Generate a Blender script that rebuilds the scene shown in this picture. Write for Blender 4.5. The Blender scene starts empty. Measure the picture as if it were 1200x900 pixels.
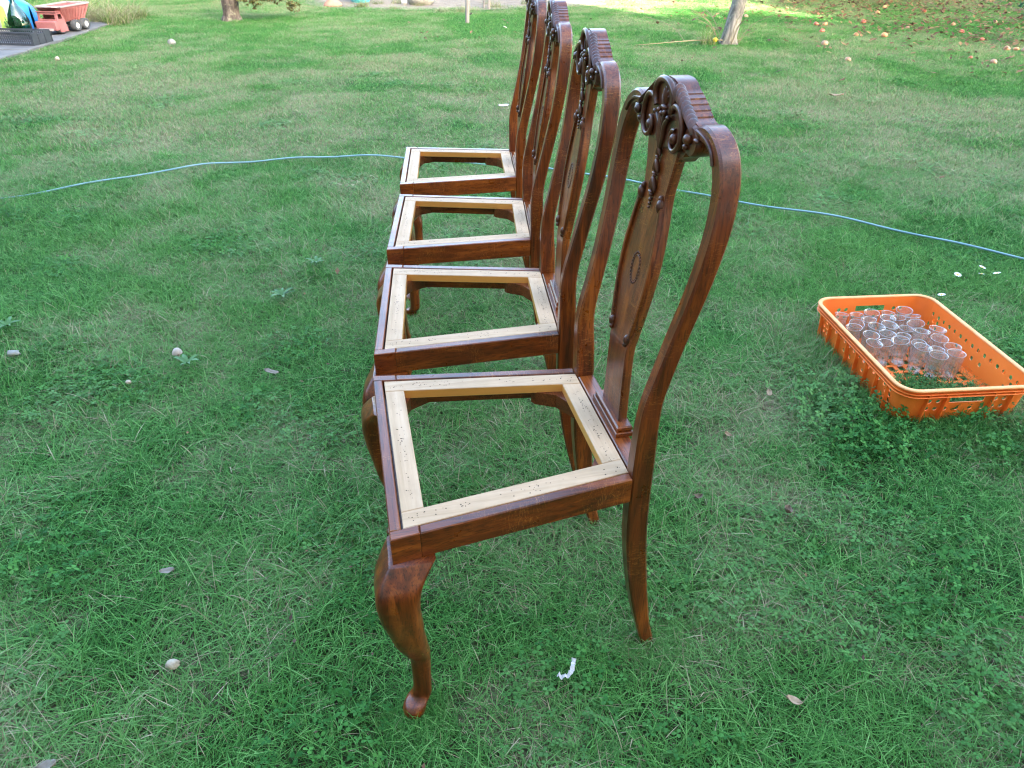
import bpy, bmesh, math, random
from mathutils import Vector, Matrix, noise, geometry
random.seed(7)
S = bpy.context.scene
C = S.collection
PI = math.pi

# ------------------------------------------------------------------ camera
cam_d = bpy.data.cameras.new('camera'); cam = bpy.data.objects.new('camera', cam_d); C.objects.link(cam)
S.camera = cam
PITCH, ROLL, CAMH, FPX = 0.5839, 0.0035, 1.2399, 843.637
cam_d.sensor_fit = 'HORIZONTAL'; cam_d.sensor_width = 36.0; cam_d.lens = 36.0*FPX/1200.0
cam_d.clip_start = 0.02; cam_d.clip_end = 2000
F = Vector((0, math.cos(PITCH), -math.sin(PITCH))); R0 = Vector((1, 0, 0)); U0 = Vector((0, math.sin(PITCH), math.cos(PITCH)))
Rr = R0*math.cos(ROLL) + U0*math.sin(ROLL); Ur = -R0*math.sin(ROLL) + U0*math.cos(ROLL)
M = Matrix((Rr, Ur, -F)).transposed().to_4x4(); M.translation = Vector((0, 0, CAMH)); cam.matrix_world = M

# ------------------------------------------------------------------ sky, sun, exposure
SUN_EL = math.radians(20); SUN_DIR = Vector((0.55, -0.835, 0)).normalized()      # towards the sun, on the ground plane
w = bpy.data.worlds.new('World'); S.world = w; w.use_nodes = True
nt = w.node_tree; bg = nt.nodes['Background']; sky = nt.nodes.new('ShaderNodeTexSky')
sky.sky_type = 'NISHITA'; sky.sun_disc = False; sky.sun_elevation = SUN_EL
sky.sun_rotation = math.atan2(SUN_DIR.x, SUN_DIR.y); sky.air_density = 1.0; sky.dust_density = 4.0; sky.ozone_density = 1.0
nt.links.new(sky.outputs[0], bg.inputs[0]); bg.inputs[1].default_value = 0.15
sd = bpy.data.lights.new('sun', 'SUN'); sd.energy = 5.0; sd.angle = math.radians(0.53); sd.color = (1, .93, .80)
sun = bpy.data.objects.new('sun', sd); C.objects.link(sun)
sv = Vector((SUN_DIR.x*math.cos(SUN_EL), SUN_DIR.y*math.cos(SUN_EL), math.sin(SUN_EL)))
sun.rotation_euler = sv.to_track_quat('Z', 'Y').to_euler(); sun.location = (20, -30, 20)
S.view_settings.view_transform = 'Standard'; S.view_settings.look = 'None'; S.view_settings.gamma = 1
S.view_settings.exposure = 3.9
S.render.engine = 'CYCLES'
S.cycles.use_denoising = True; S.cycles.filter_width = 1.2
S.cycles.max_bounces = 8; S.cycles.transparent_max_bounces = 12; S.cycles.transmission_bounces = 10

# ------------------------------------------------------------------ materials
def mat(name, col, rough=.6, spec=.5, coat=0, metal=0, trans=0, ior=1.45):
    m = bpy.data.materials.new(name); m.use_nodes = True
    p = m.node_tree.nodes['Principled BSDF']
    p.inputs['Base Color'].default_value = (*col, 1); p.inputs['Roughness'].default_value = rough
    p.inputs['Specular IOR Level'].default_value = spec; p.inputs['Coat Weight'].default_value = coat
    p.inputs['Metallic'].default_value = metal; p.inputs['Transmission Weight'].default_value = trans; p.inputs['IOR'].default_value = ior
    return m
class G:
    """tiny node graph helper"""
    def __init__(s, m): s.m = m; s.t = m.node_tree; s.n = s.t.nodes; s.p = s.n.get('Principled BSDF')
    def node(s, typ, **kw):
        n = s.n.new(typ)
        for k, v in kw.items(): setattr(n, k, v)
        return n
    def link(s, a, b): s.t.links.new(a, b)
    def mapped(s, src, scale):
        mp = s.node('ShaderNodeMapping'); mp.inputs['Scale'].default_value = scale; s.link(src, mp.inputs['Vector']); return mp.outputs[0]
    def noise(s, vec, scale, detail=4, rough=.55, dist=0):
        n = s.node('ShaderNodeTexNoise'); n.inputs['Scale'].default_value = scale; n.inputs['Detail'].default_value = detail
        n.inputs['Roughness'].default_value = rough; n.inputs['Distortion'].default_value = dist
        if vec is not None: s.link(vec, n.inputs['Vector'])
        return n.outputs['Fac']
    def ramp(s, fac, stops):
        r = s.node('ShaderNodeValToRGB'); e = r.color_ramp.elements
        while len(e) < len(stops): e.new(.5)
        for i, (p, c) in enumerate(stops):
            e[i].position = p; e[i].color = (*c, 1) if not isinstance(c, (int, float)) else (c, c, c, 1)
        s.link(fac, r.inputs[0]); return r.outputs[0]
    def mix(s, fac, a, b, blend='MIX'):
        n = s.node('ShaderNodeMix', data_type='RGBA', blend_type=blend)
        for sock, v in ((n.inputs[0], fac), (n.inputs[6], a), (n.inputs[7], b)):
            if hasattr(v, 'is_output'): s.link(v, sock)
            elif isinstance(v, (int, float)): sock.default_value = v
            else: sock.default_value = (*v, 1)
        return n.outputs[2]
    def math(s, op, a, b=0, c=0):
        n = s.node('ShaderNodeMath', operation=op)
        for sock, v in zip(n.inputs, (a, b, c)):
            if hasattr(v, 'is_output'): s.link(v, sock)
            else: sock.default_value = v
        return n.outputs[0]
    def bump(s, h, strength=.3, dist=.002):
        b = s.node('ShaderNodeBump'); b.inputs['Strength'].default_value = strength; b.inputs['Distance'].default_value = dist
        s.link(h, b.inputs['Height']); s.link(b.outputs[0], s.p.inputs['Normal'])
    def obj(s): return s.node('ShaderNodeTexCoord').outputs['Object']
    def pos(s): return s.node('ShaderNodeNewGeometry').outputs['Position']
    def rnd(s): return s.node('ShaderNodeObjectInfo').outputs['Random']

def noisy(name, c1, c2, scale=8, rough=.6, bump=.3, bd=.004, detail=6, coat=0, spec=.5, stretch=(1, 1, 1), world=False):
    m = mat(name, c1, rough, spec, coat); g = G(m); v = g.mapped(g.pos() if world else g.obj(), stretch)
    n = g.noise(v, scale, detail); g.link(g.ramp(n, [(.3, c1), (.7, c2)]), g.p.inputs['Base Color'])
    g.bump(g.noise(v, scale*4, 5), bump, bd); return m

def wood(name, axis, dark=(.032, .0060, .0013), mid=(.120, .0240, .0034), light=(.27, .070, .0100), fleck=True, carved=False):
    """stained, lacquered oak: long streaks along the grain, open pores, pale ray flecks across it"""
    m = mat(name, mid, .34, .4, .4); g = G(m); o = g.obj()
    jig = g.node('ShaderNodeVectorMath', operation='ADD'); g.link(o, jig.inputs[0])
    cmb = g.node('ShaderNodeCombineXYZ'); r = g.rnd()
    for k in range(3): g.link(g.math('MULTIPLY', r, 7.3 + k*3), cmb.inputs[k])
    g.link(cmb.outputs[0], jig.inputs[1]); o = jig.outputs[0]
    st = [1, 1, 1]; st[axis] = .055
    a = g.noise(g.mapped(o, st), 60, 5, .6, .6)
    b = g.noise(g.mapped(o, tuple(x if x == 1 else .2 for x in st)), 11, 3, .5, .4)
    mixv = g.math('ADD', g.math('MULTIPLY', a, .66), g.math('MULTIPLY', b, .34))
    col = g.ramp(mixv, [(.33, dark), (.5, mid), (.68, light)])
    st2 = [1, 1, 1]; st2[axis] = .045
    pores = g.noise(g.mapped(o, st2), 420, 2, .5)
    pm = g.ramp(pores, [(.36, 1.0), (.46, 0.0)])
    col = g.mix(g.math('MULTIPLY', pm, .55), col, (dark[0]*.5, dark[1]*.5, dark[2]*.5))
    if fleck:
        s3 = [1.3, 1.3, 1.3]; s3[axis] = 7.0
        wv = g.noise(g.mapped(o, tuple(s3)), 22, 2, .5, 1.6)
        line = g.ramp(g.math('ABSOLUTE', g.math('SUBTRACT', wv, .5)), [(0.0, 1.0), (.022, 0.0)])
        region = g.ramp(g.noise(o, 9, 2), [(.47, 0.0), (.57, 1.0)])
        col = g.mix(g.math('MULTIPLY', g.math('MULTIPLY', line, region), .65), col, (.34, .13, .030))
    if carved:   # random darker blotches mixed over the carving
        blotch = g.noise(o, 60, 3); col = g.mix(g.ramp(blotch, [(.4, .0), (.7, .45)]), col, (.02, .007, .004))
    g.link(col, g.p.inputs['Base Color'])
    g.link(g.ramp(g.noise(o, 25, 4), [(.3, .26), (.7, .44)]), g.p.inputs['Roughness'])
    g.p.inputs['Coat Roughness'].default_value = .22
    g.bump(g.math('ADD', g.math('MULTIPLY', pores, 1.0), g.math('MULTIPLY', a, .5)), .22, .0006)
    return m
WX = wood('stained_oak_lengthwise', 0); WY = wood('stained_oak_crosswise', 1); WZ = wood('stained_oak_upright', 2)
WC = wood('carved_stained_oak', 2, dark=(.022, .005, .0015), mid=(.070, .016, .0040), light=(.135, .036, .008), fleck=False, carved=True)
WB = wood('corner_block_oak', 1, dark=(.05, .012, .004), mid=(.12, .030, .009), light=(.2, .06, .018), fleck=False)

def pale(name, axis):
    m = mat(name, (.5, .38, .22), .6, .35); g = G(m); o = g.obj()
    st = [1, 1, 1]; st[axis] = .05
    a = g.noise(g.mapped(o, st), 70, 5, .6, .4); b = g.noise(o, 14, 4)
    top = g.ramp(a, [(.3, (.37, .24, .13)), (.5, (.48, .325, .195)), (.72, (.54, .385, .25))])
    top = g.mix(g.ramp(b, [(.42, 0.0), (.70, .45)]), top, (.30, .20, .11))
    g.link(top, g.p.inputs['Base Color'])
    g.bump(a, .25, .0008); return m
PX, PY = pale('bare_beech_lengthwise', 0), pale('bare_beech_crosswise', 1)
# raw edge of the loose frame, honey coloured by old varnish
PE = noisy('varnished_beech_edge', (.50, .20, .040), (.62, .29, .07), 14, .4, .15, .0006, coat=.2, stretch=(.3, 1, 1))
M_hole = mat('tack_hole_dark', (.04, .025, .015), .8)
M_screw = mat('screw_steel', (.45, .42, .38), .35, metal=1)
M_orange = noisy('orange_plastic', (.80, .150, .020), (.87, .205, .028), 7, .45, .12, .0008, spec=.5)
def thin_glass(name, tint, lo, hi, haze=0.0):
    m = mat(name, (.9, .9, .9)); g = G(m); lw = g.node('ShaderNodeLayerWeight'); lw.inputs[0].default_value = .35
    tr = g.node('ShaderNodeBsdfTransparent'); tr.inputs[0].default_value = (*tint, 1); gl = g.node('ShaderNodeBsdfGlossy'); gl.inputs['Roughness'].default_value = .04
    f = g.node('ShaderNodeMapRange'); g.link(lw.outputs['Facing'], f.inputs[0]); f.inputs[3].default_value = lo; f.inputs[4].default_value = hi
    mx = g.node('ShaderNodeMixShader'); g.link(f.outputs[0], mx.inputs[0]); g.link(tr.outputs[0], mx.inputs[1]); g.link(gl.outputs[0], mx.inputs[2]); last = mx.outputs[0]
    if haze:
        df = g.node('ShaderNodeBsdfDiffuse'); df.inputs[0].default_value = (.7, .7, .7, 1); m2 = g.node('ShaderNodeMixShader'); m2.inputs[0].default_value = haze
        g.link(last, m2.inputs[1]); g.link(df.outputs[0], m2.inputs[2]); last = m2.outputs[0]
    g.link(last, g.n['Material Output'].inputs[0]); return m
M_rim = noisy('worn_sky_pale_rim', (.80, .30, .09), (.86, .40, .17), 30, .5, .15, .0008)  # paler from wear, with the sky's reflection put into the colour
M_glass = thin_glass('clear_glass', (.975, .985, .98), .03, .62, .05)
M_grim = thin_glass('glass_rim_glint', (.9, .92, .92), .25, .9, .35)  # whitened to stand in for light refracted at the glass edge

# ------------------------------------------------------------------ mesh helpers
def new_mesh(name, verts, faces, m, smooth=None, mats=None, fm=None):
    me = bpy.data.meshes.new(name); me.from_pydata([tuple(v) for v in verts], [], faces)
    for mm in (mats or [m]): me.materials.append(mm)
    if fm: me.polygons.foreach_set('material_index', fm)
    bm = bmesh.new(); bm.from_mesh(me); bmesh.ops.recalc_face_normals(bm, faces=bm.faces); bm.to_mesh(me); bm.free()
    if smooth is not None:
        me.polygons.foreach_set('use_smooth', [True]*len(me.polygons))
        if smooth < 179: me.set_sharp_from_angle(angle=math.radians(smooth))
    me.update(); return me
class MB:
    """collects shapes; build() links them as ONE mesh object"""
    def __init__(s): s.v = []; s.f = []
    def add(s, v, f):
        n = len(s.v); s.v += [tuple(x) for x in v]; s.f += [tuple(i+n for i in q) for q in f]; return s
    def box(s, a, b, ch=0.0):
        (x0, y0, z0), (x1, y1, z1) = a, b
        return s.prism([(x0, y0), (x1, y0), (x1, y1), (x0, y1)], z0, z1, ch)
    def prism(s, pts, z0, z1, ch=0.0):
        """upright prism over a convex outline with chamfered top and bottom edges"""
        n = len(pts); cx = sum(p[0] for p in pts)/n; cy = sum(p[1] for p in pts)/n
        def inset(c):
            out = []
            for i in range(n):
                p, q, r = Vector(pts[i-1]), Vector(pts[i]), Vector(pts[(i+1) % n])
                e1 = (q-p).normalized(); e2 = (r-q).normalized(); b = (e2-e1)
                if b.length < 1e-6: b = Vector((-e1.y, e1.x))
                b.normalize(); k = abs(e1.x*b.y-e1.y*b.x) or 1
                v = q+b*(c/k); 
                if (v-Vector((cx, cy))).length > (q-Vector((cx, cy))).length: v = q-b*(c/k)
                out.append((v.x, v.y))
            return out
        rows = [(pts, z0), (pts, z1)] if ch <= 0 else [(inset(ch), z0), (pts, z0+ch), (pts, z1-ch), (inset(ch), z1)]
        v = [(x, y, z) for P, z in rows for x, y in P]; f = []
        for k in range(len(rows)-1):
            for i in range(n):
                j = (i+1) % n; f.append((k*n+i, k*n+j, (k+1)*n+j, (k+1)*n+i))
        f.append(tuple(reversed(range(n)))); f.append(tuple((len(rows)-1)*n+i for i in range(n)))
        return s.add(v, f)
    def loft(s, rings, cap=True, closed=False):
        n = len(rings[0]); v = [p for r in rings for p in r]; f = []; m = len(rings)
        for k in range(m if closed else m-1):
            for i in range(n):
                j = (i+1) % n; a = k*n; b = ((k+1) % m)*n
                f.append((a+i, a+j, b+j, b+i))
        if cap and not closed: f.append(tuple(reversed(range(n)))); f.append(tuple((m-1)*n+i for i in range(n)))
        return s.add(v, f)
    def tube(s, pts, r, n=8, closed=False, flat=1.0, up=None):
        P = [Vector(p) for p in pts]; m = len(P); rings = []
        rr = r if isinstance(r, (list, tuple)) else [r]*m
        ref = Vector(up) if up else Vector((.31, .2, .93)).normalized()
        for k in range(m):
            t = (P[(k+1) % m]-P[k-1]) if closed else (P[min(k+1, m-1)]-P[max(k-1, 0)])
            t.normalize(); a = t.cross(ref)
            if a.length < 1e-4: a = t.cross(Vector((1, 0, 0)))
            a.normalize(); b = t.cross(a)
            rings.append([P[k]+(a*math.cos(2*PI*i/n)+b*math.sin(2*PI*i/n)*flat)*rr[k] for i in range(n)])
        return s.loft(rings, not closed, closed)
    def lathe(s, prof, c=(0, 0, 0), n=24, axis='z'):
        rings = []
        for r, z in prof:
            ring = []
            for i in range(n):
                a = 2*PI*i/n; q = (r*math.cos(a), r*math.sin(a), z)
                if axis == 'y': q = (q[0], q[2], q[1])
                if axis == 'x': q = (q[2], q[0], q[1])
                ring.append((c[0]+q[0], c[1]+q[1], c[2]+q[2]))
            rings.append(ring)
        return s.loft(rings)
    def blob(s, c, r, n=10, m=7, rot=None):
        v = []; f = []
        for k in range(1, m):
            ph = PI*k/m
            for i in range(n):
                a = 2*PI*i/n; q = Vector((r[0]*math.sin(ph)*math.cos(a), r[1]*math.sin(ph)*math.sin(a), r[2]*math.cos(ph)))
                if rot: q = rot @ q
                v.append(tuple(Vector(c)+q))
        q = Vector((0, 0, r[2])); q2 = -q
        if rot: q = rot @ q; q2 = rot @ q2
        v += [tuple(Vector(c)+q), tuple(Vector(c)+q2)]; T = len(v)-2; B = T+1
        for k in range(m-2):
            for i in range(n):
                j = (i+1) % n; f.append((k*n+i, (k+1)*n+i, (k+1)*n+j, k*n+j))
        for i in range(n):
            j = (i+1) % n; f.append((T, i, j)); f.append((B, (m-2)*n+j, (m-2)*n+i))
        return s.add(v, f)
    def mesh(s, name, m, smooth=None, **k): return new_mesh(name, s.v, s.f, m, smooth, **k)
    def build(s, name, m, parent=None, smooth=None, **k):
        o = bpy.data.objects.new(name, s.mesh(name, m, smooth, **k)); C.objects.link(o)
        if parent: o.parent = parent
        return o
def plate(outline, holes, t, fn):
    """flat plate with real holes: 2D outline and holes, thickness t, fn(u, v, w) -> point"""
    mb = MB(); loops = [outline]+holes; pts = [p for l in loops for p in l]; n = len(pts)
    tris = geometry.tessellate_polygon([[Vector((x, y, 0)) for x, y in l] for l in loops])
    v = [fn(x, y, 0) for x, y in pts]+[fn(x, y, t) for x, y in pts]
    f = [tuple(q) for q in tris]+[tuple(i+n for i in reversed(q)) for q in tris]
    k = 0
    for l in loops:
        for i in range(len(l)):
            j = (i+1) % len(l); f.append((k+i, k+j, k+j+n, k+i+n))
        k += len(l)
    return mb.add(v, f)
def circ(x, y, r, n=10, ry=None): return [(x+r*math.cos(2*PI*i/n), y+(ry or r)*math.sin(2*PI*i/n)) for i in range(n)]

def tag(o, label=None, cat=None, group=None, kind=None):
    for k, v in (('label', label), ('category', cat), ('group', group), ('kind', kind)):
        if v: o[k] = v
    return o
def thing(name, loc, rz=0, label=None, cat=None, group=None):
    o = bpy.data.objects.new(name, None); C.objects.link(o); o.location = loc; o.rotation_euler = (0, 0, rz)
    o.empty_display_size = .05
    return tag(o, label, cat, group)
KIDS = {}
def copy_tree(o, parent=None):
    c = o.copy(); C.objects.link(c)
    if parent: c.parent = parent
    for ch in [x for x in C.objects if x.parent == o]: copy_tree(ch, c)
    return c
def interp(z, tab):
    if z <= tab[0][0]: return tab[0][1]
    for (a, x), (b, y) in zip(tab, tab[1:]):
        if z <= b:
            t = (z-a)/(b-a); return x+(y-x)*t
    return tab[-1][1]
def smoothpath(pts, n=6):
    """Catmull-Rom through tuples of any length"""
    out = []; P = [tuple(p) for p in pts]; P = [P[0]]+P+[P[-1]]
    for i in range(1, len(P)-2):
        for k in range(n):
            t = k/n; out.append(tuple(.5*((2*b)+(-a+c)*t+(2*a-5*b+4*c-d)*t*t+(-a+3*b-3*c+d)*t**3) for a, b, c, d in zip(P[i-1], P[i], P[i+1], P[i+2])))
    out.append(P[-2]); return out

# ------------------------------------------------------------------ setting: the ground
def dry_nodes(g):
    """0 lush .. 1 dry, from the place in the garden"""
    p = g.pos(); a = g.noise(p, .55, 4, .6, .4); b = g.noise(p, 2.3, 4, .6)
    s = g.node('ShaderNodeSeparateXYZ'); g.link(p, s.inputs[0])
    yy = g.ramp(g.math('DIVIDE', s.outputs[1], 14), [(.0, .03), (.18, .05), (.33, .09), (.55, .08), (.72, .04), (.78, .0), (.86, .10)])
    v = g.math('ADD', g.math('ADD', g.math('MULTIPLY', a, .78), g.math('MULTIPLY', b, .60)), yy)
    return g.ramp(v, [(.68, 0.0), (.78, .5), (.88, 1.0)])
M_ground = mat('soil_and_thatch', (.06, .05, .03), .95, .1); g = G(M_ground)
n1 = g.noise(g.pos(), 60, 6, .65); soil = g.ramp(n1, [(.3, (.012, .016, .007)), (.5, (.024, .032, .012)), (.7, (.07, .07, .035))])
dryc = g.ramp(n1, [(.3, (.10, .09, .05)), (.55, (.20, .18, .11)), (.75, (.32, .29, .19))])
g.link(g.mix(dry_nodes(g), soil, dryc), g.p.inputs['Base Color']); g.bump(n1, .6, .01)
gm = MB(); gm.add([(-150, -150, 0), (150, -150, 0), (150, 150, 0), (-150, 150, 0)], [(0, 1, 2, 3)])
tag(gm.build('ground', M_ground), kind='structure')

# ------------------------------------------------------------------ the chair
XB = [(.0, .468), (.04, .457), (.10, .441), (.18, .424), (.28, .410), (.36, .405), (.50, .404), (.559, .404), (.60, .409), (.644, .419), (.713, .434), (.794, .450), (.873, .461), (.95, .468), (1.0, .469), (1.06, .466)]
XBs = smoothpath(XB, 5)
def xb(z): return interp(z, XBs)
XS = smoothpath([(.44, .424), (.60, .426), (.634, .430), (.70, .438), (.76, .446), (.86, .460), (.95, .467), (1.06, .467)], 5)
def xs(z): return interp(z, XS)
SEAT, RAIL, WF, WBK, DEP = .45, .052, .233, .1774, .405
def sidey(x): return WF+(WBK-WF)*x/DEP

def make_post(s):
    """rear leg, stile and inward scroll in one piece of oak"""
    key = [ # y, z, width, depth
        (.1700, .000, .024, .026), (.1690, .06, .026, .027), (.167, .15, .029, .034), (.1640, .26, .031, .038), (.1620, .37, .031, .038), (.1620, .45, .031, .037),
        (.1640, .50, .030, .036), (.1690, .559, .027, .033), (.1690, .60, .026, .030), (.1700, .644, .026, .028), (.1740, .713, .026, .027), (.1830, .794, .026, .027), (.1885, .86, .027, .028), (.1875, .905, .028, .029),
        (.1800, .941, .028, .030), (.1640, .968, .027, .031), (.1430, .984, .025, .031), (.1220, .990, .023, .031), (.1030, .987, .020, .030)]
    P = smoothpath(key, 5); rings = []
    for k, (y, z, wd, dp) in enumerate(P):
        a = P[max(k-1, 0)]; b = P[min(k+1, len(P)-1)]; t = Vector((b[0]-a[0], b[1]-a[1])).normalized(); n = Vector((t.y, -t.x))
        x0 = xb(z); c = .0035; h = wd/2
        q = [(-h+c, 0), (h-c, 0), (h, c), (h, dp-c), (h-c, dp), (-h+c, dp), (-h, dp-c), (-h, c)]
        rings.append([(x0+d, s*(y+n.x*u), z+n.y*u) for u, d in q])
    return MB().loft(rings)

def make_front_leg(s):
    """cabriole leg: square block at the rail, bulging knee, thin ankle, pad foot"""
    key = [ # z, outer corner offset along each axis (+ outwards), size, roundness
        (.0, .010, .032, .5), (.006, .014, .040, .5), (.018, .015, .043, .5), (.028, .009, .040, .45), (.037, -.005, .035, .42),
        (.06, -.009, .033, .38), (.10, -.009, .034, .36), (.14, -.008, .037, .34), (.17, .002, .044, .32), (.205, .013, .052, .30), (.25, .022, .059, .27),
        (.29, .030, .064, .24), (.335, .034, .070, .2), (.362, .030, .072, .18), (.382, .018, .072, .14), (.3975, .006, .072, .10)]
    P = smoothpath(key, 4); rings = []
    for z, off, sz, rd in P:
        ring = []; N = 5; r = sz*rd
        for cx, cy, a0 in ((1, 1, 0), (-1, 1, 90), (-1, -1, 180), (1, -1, 270)):
            for k in range(N):
                a = math.radians(a0+90*k/(N-1)); ring.append((cx*(sz/2-r)+r*math.cos(a), cy*(sz/2-r)+r*math.sin(a)))
        # outer corner of the block is (0, s*WF); x grows backwards
        ox = -off+sz/2; oy = WF+off-sz/2
        rings.append([(ox+a, s*(oy+b), z) for a, b in ring])
    return MB().loft(rings)

def make_chair():
    root = thing('chair', (0, 0, 0))
    for s in (-1, 1):
        make_post(s).build('back_post', WZ, root, 35)
        leg = make_front_leg(s).build('front_leg', WZ, root, 50)
        # square top of the leg, flush in the corner of the rails
        b = MB(); x1 = .046
        pts = [(.0, s*WF), (x1-.0006, s*sidey(x1)), (x1-.0006, s*(sidey(x1)-.019)), (.0, s*(WF-.019))]
        b.prism(pts if s > 0 else pts[::-1], SEAT-RAIL-.001, SEAT, .0015)
        b.build('leg_block', WX, leg, 30)
        r = MB(); p = [(x1, s*sidey(x1)), (DEP-.001, s*sidey(DEP)), (DEP-.001, s*(sidey(DEP)-.018)), (x1, s*(sidey(x1)-.018))]
        r.prism(p if s > 0 else p[::-1], SEAT-RAIL, SEAT-.0004, .0018)
        p = [(x1, s*(sidey(x1)-.0182)), (DEP-.001, s*(sidey(DEP)-.0182)), (DEP-.001, s*(sidey(DEP)-.034)), (x1, s*(sidey(x1)-.034))]
        r.prism(p if s > 0 else p[::-1], SEAT-RAIL+.004, SEAT-.024, .001)
        r.build('side_rail', WX, root, 30)
    fr = MB(); fr.box((.0, -WF+.0195, SEAT-RAIL), (.0182, WF-.0195, SEAT-.0002), .0018)
    fr.box((.0184, -WF+.03, SEAT-RAIL+.004), (.034, WF-.03, SEAT-.024), .001)
    fr.build('front_rail', WY, root, 30)
    rr = MB(); rr.box((.4075, -.1455, SEAT-RAIL), (.440, .1455, SEAT-.001), .0018)
    rr.box((.388, -.14, SEAT-RAIL+.004), (.4073, .14, SEAT-.024), .001)
    rr.build('rear_rail', WY, root, 30)
    # glued and screwed corner blocks
    for cx, cy, dx, dy in ((.0345, WF-.036, 1, -1), (.0345, -WF+.036, 1, 1), (.3875, sidey(.38)-.036, -1, -1), (.3875, -sidey(.38)+.036, -1, 1)):
        a = .078; pts = [(cx, cy), (cx+dx*a, cy+dy*.0), (cx+dx*a*.93, cy+dy*.010), (cx+dx*.034, cy+dy*.030), (cx+dx*.010, cy+dy*a*.93), (cx, cy+dy*a)]
        blk = MB(); ar = sum(pts[i][0]*pts[(i+1) % 6][1]-pts[(i+1) % 6][0]*pts[i][1] for i in range(6))
        pts = pts if ar > 0 else pts[::-1]
        n = 6; z0, z1 = SEAT-RAIL+.003, SEAT-.0195
        blk.add([(x, y, z0) for x, y in pts]+[(x, y, z1) for x, y in pts], [tuple(range(n))[::-1], tuple(range(n, 2*n))]+[(i, (i+1) % n, (i+1) % n+n, i+n) for i in range(n)])
        bo = blk.build('corner_block', WB, root, 30)
        for ux, uy in ((.042, .012), (.012, .042)):
            px, py = cx+dx*ux*.9, cy+dy*uy*.9
            sc = MB(); sc.blob((px+dx*.004, py+dy*.004, z0+.017), (.0034, .0034, .0034), 8, 5); sc.build('screw', M_screw, bo, 60)
    # shoe and splat
    sh = MB()
    sh.box((.413, -.066, SEAT-.0012), (.447, .066, SEAT+.009), .0015)
    sh.box((.4160, -.0625, SEAT+.0088), (.4450, .0625, SEAT+.0195), .0025)
    sh.build('shoe', WY, root, 30)
    HW = smoothpath([(.464, .046), (.50, .044), (.55, .0425), (.60, .042), (.64, .046), (.68, .0535), (.73, .060), (.775, .0605), (.82, .0545), (.862, .0465), (.885, .0455), (.91, .050), (.94, .057), (.965, .062)], 4)
    rows = []
    for z, hw in HW:
        x = xs(z); c = .003; t = .018
        rows.append([(x, -hw+c, z), (x+c, -hw, z), (x+t-c, -hw+.003, z), (x+t, -hw+.007, z), (x+t, hw-.007, z), (x+t-c, hw-.003, z), (x+c, hw, z), (x, hw-c, z)])
    sp = MB(); sp.loft(rows); splat = sp.build('splat', WZ, root, 40)
    carv = MB()
    def B(y, z, d): return (xs(z)+d, y, z)
    for s in (-1, 1):   # raised rim with a rounded end up and down
        ed = [(z, hw) for z, hw in HW if .640 <= z <= .862]
        rings = []
        for z, hw in ed:
            y0, y1 = s*(hw-.0015), s*(hw-.0085)
            rings.append([(xs(z)+.001, y0, z), (xs(z)-.0045, y0, z), (xs(z)-.0055, (y0+y1)/2, z), (xs(z)-.0045, y1, z), (xs(z)+.001, y1, z)])
        carv.loft(rings)
    carv.build('splat_edge_bead', WZ, splat, 40)
    for s in (-1, 1):
        for z, y, r in ((.863, .038, .0085), (.634, .0365, .0075)):
            b = MB(); b.blob(B(s*y, z, -.002), (.0075, r*.8, r*1.35), 12, 8); b.blob(B(s*y*.93, z+(.011 if z > .7 else -.010), -.002), (.005, r*.5, r*.7), 10, 6)
            b.build('boss', WC, splat, 60)
    ov = MB()
    for k in range(26):
        a = 2*PI*k/26; ov.blob(B(.0165*math.cos(a), .748+.026*math.sin(a), -.0002), (.0013, .0017, .0024), 6, 4)
    ov.tube([B(.0128*math.cos(2*PI*k/28), .748+.0215*math.sin(2*PI*k/28), .0004) for k in range(28)], .0011, 5, closed=True)
    ov.build('carved_oval', WC, splat, 60)
    # string of husks
    hk = MB()
    def husk(z, sc):
        for a, yy in ((-.42, -.0042), (.42, .0042), (0, 0)):
            rot = Matrix.Rotation(a, 3, 'X')
            hk.blob(B(yy*sc, z, -.0045), (.0042*sc, .0036*sc, .0115*sc), 8, 7, rot)
        hk.blob(B(0, z+.011*sc, -.004), (.0034*sc, .0045*sc, .003*sc), 8, 5)
        hk.blob(B(0, z-.0115*sc, -.0055), (.0034*sc, .0062*sc, .0022*sc), 8, 5)
    husk(.938, .80); husk(.915, 1.0); husk(.888, 1.1)
    for z, r in ((.8705, .0042), (.8625, .0035), (.856, .0029), (.850, .0023)): hk.blob(B(0, z, -.003), (r, r, r), 8, 6)
    hk.build('husk_carving', WC, splat, 60)
    # crest
    half = [(0, 1.0405), (.012, 1.0400), (.024, 1.0365), (.0330, 1.0300), (.0345, 1.0288), (.0430, 1.0262), (.0440, 1.0245), (.0530, 1.0215), (.0540, 1.0195), (.0625, 1.0160), (.0635, 1.0140),
            (.0720, 1.0100), (.0730, 1.0080), (.0815, 1.0035), (.0825, 1.0015), (.0905, .9985), (.1000, .9965), (.108, .990), (.104, .9770), (.0790, .9700), (.0770, .9580), (.0700, .9460), (.0580, .9400), (.0500, .9330)]
    out = half+[(-y, z) for y, z in reversed(half[1:])]
    cr = plate(out, [], .030, lambda y, z, d: (xb(z)+.002+d, y, z)); crest = cr.build('crest_rail', WY, root, 30)
    def K(y, z, d): return (xb(z)+d, y, z)
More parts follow.
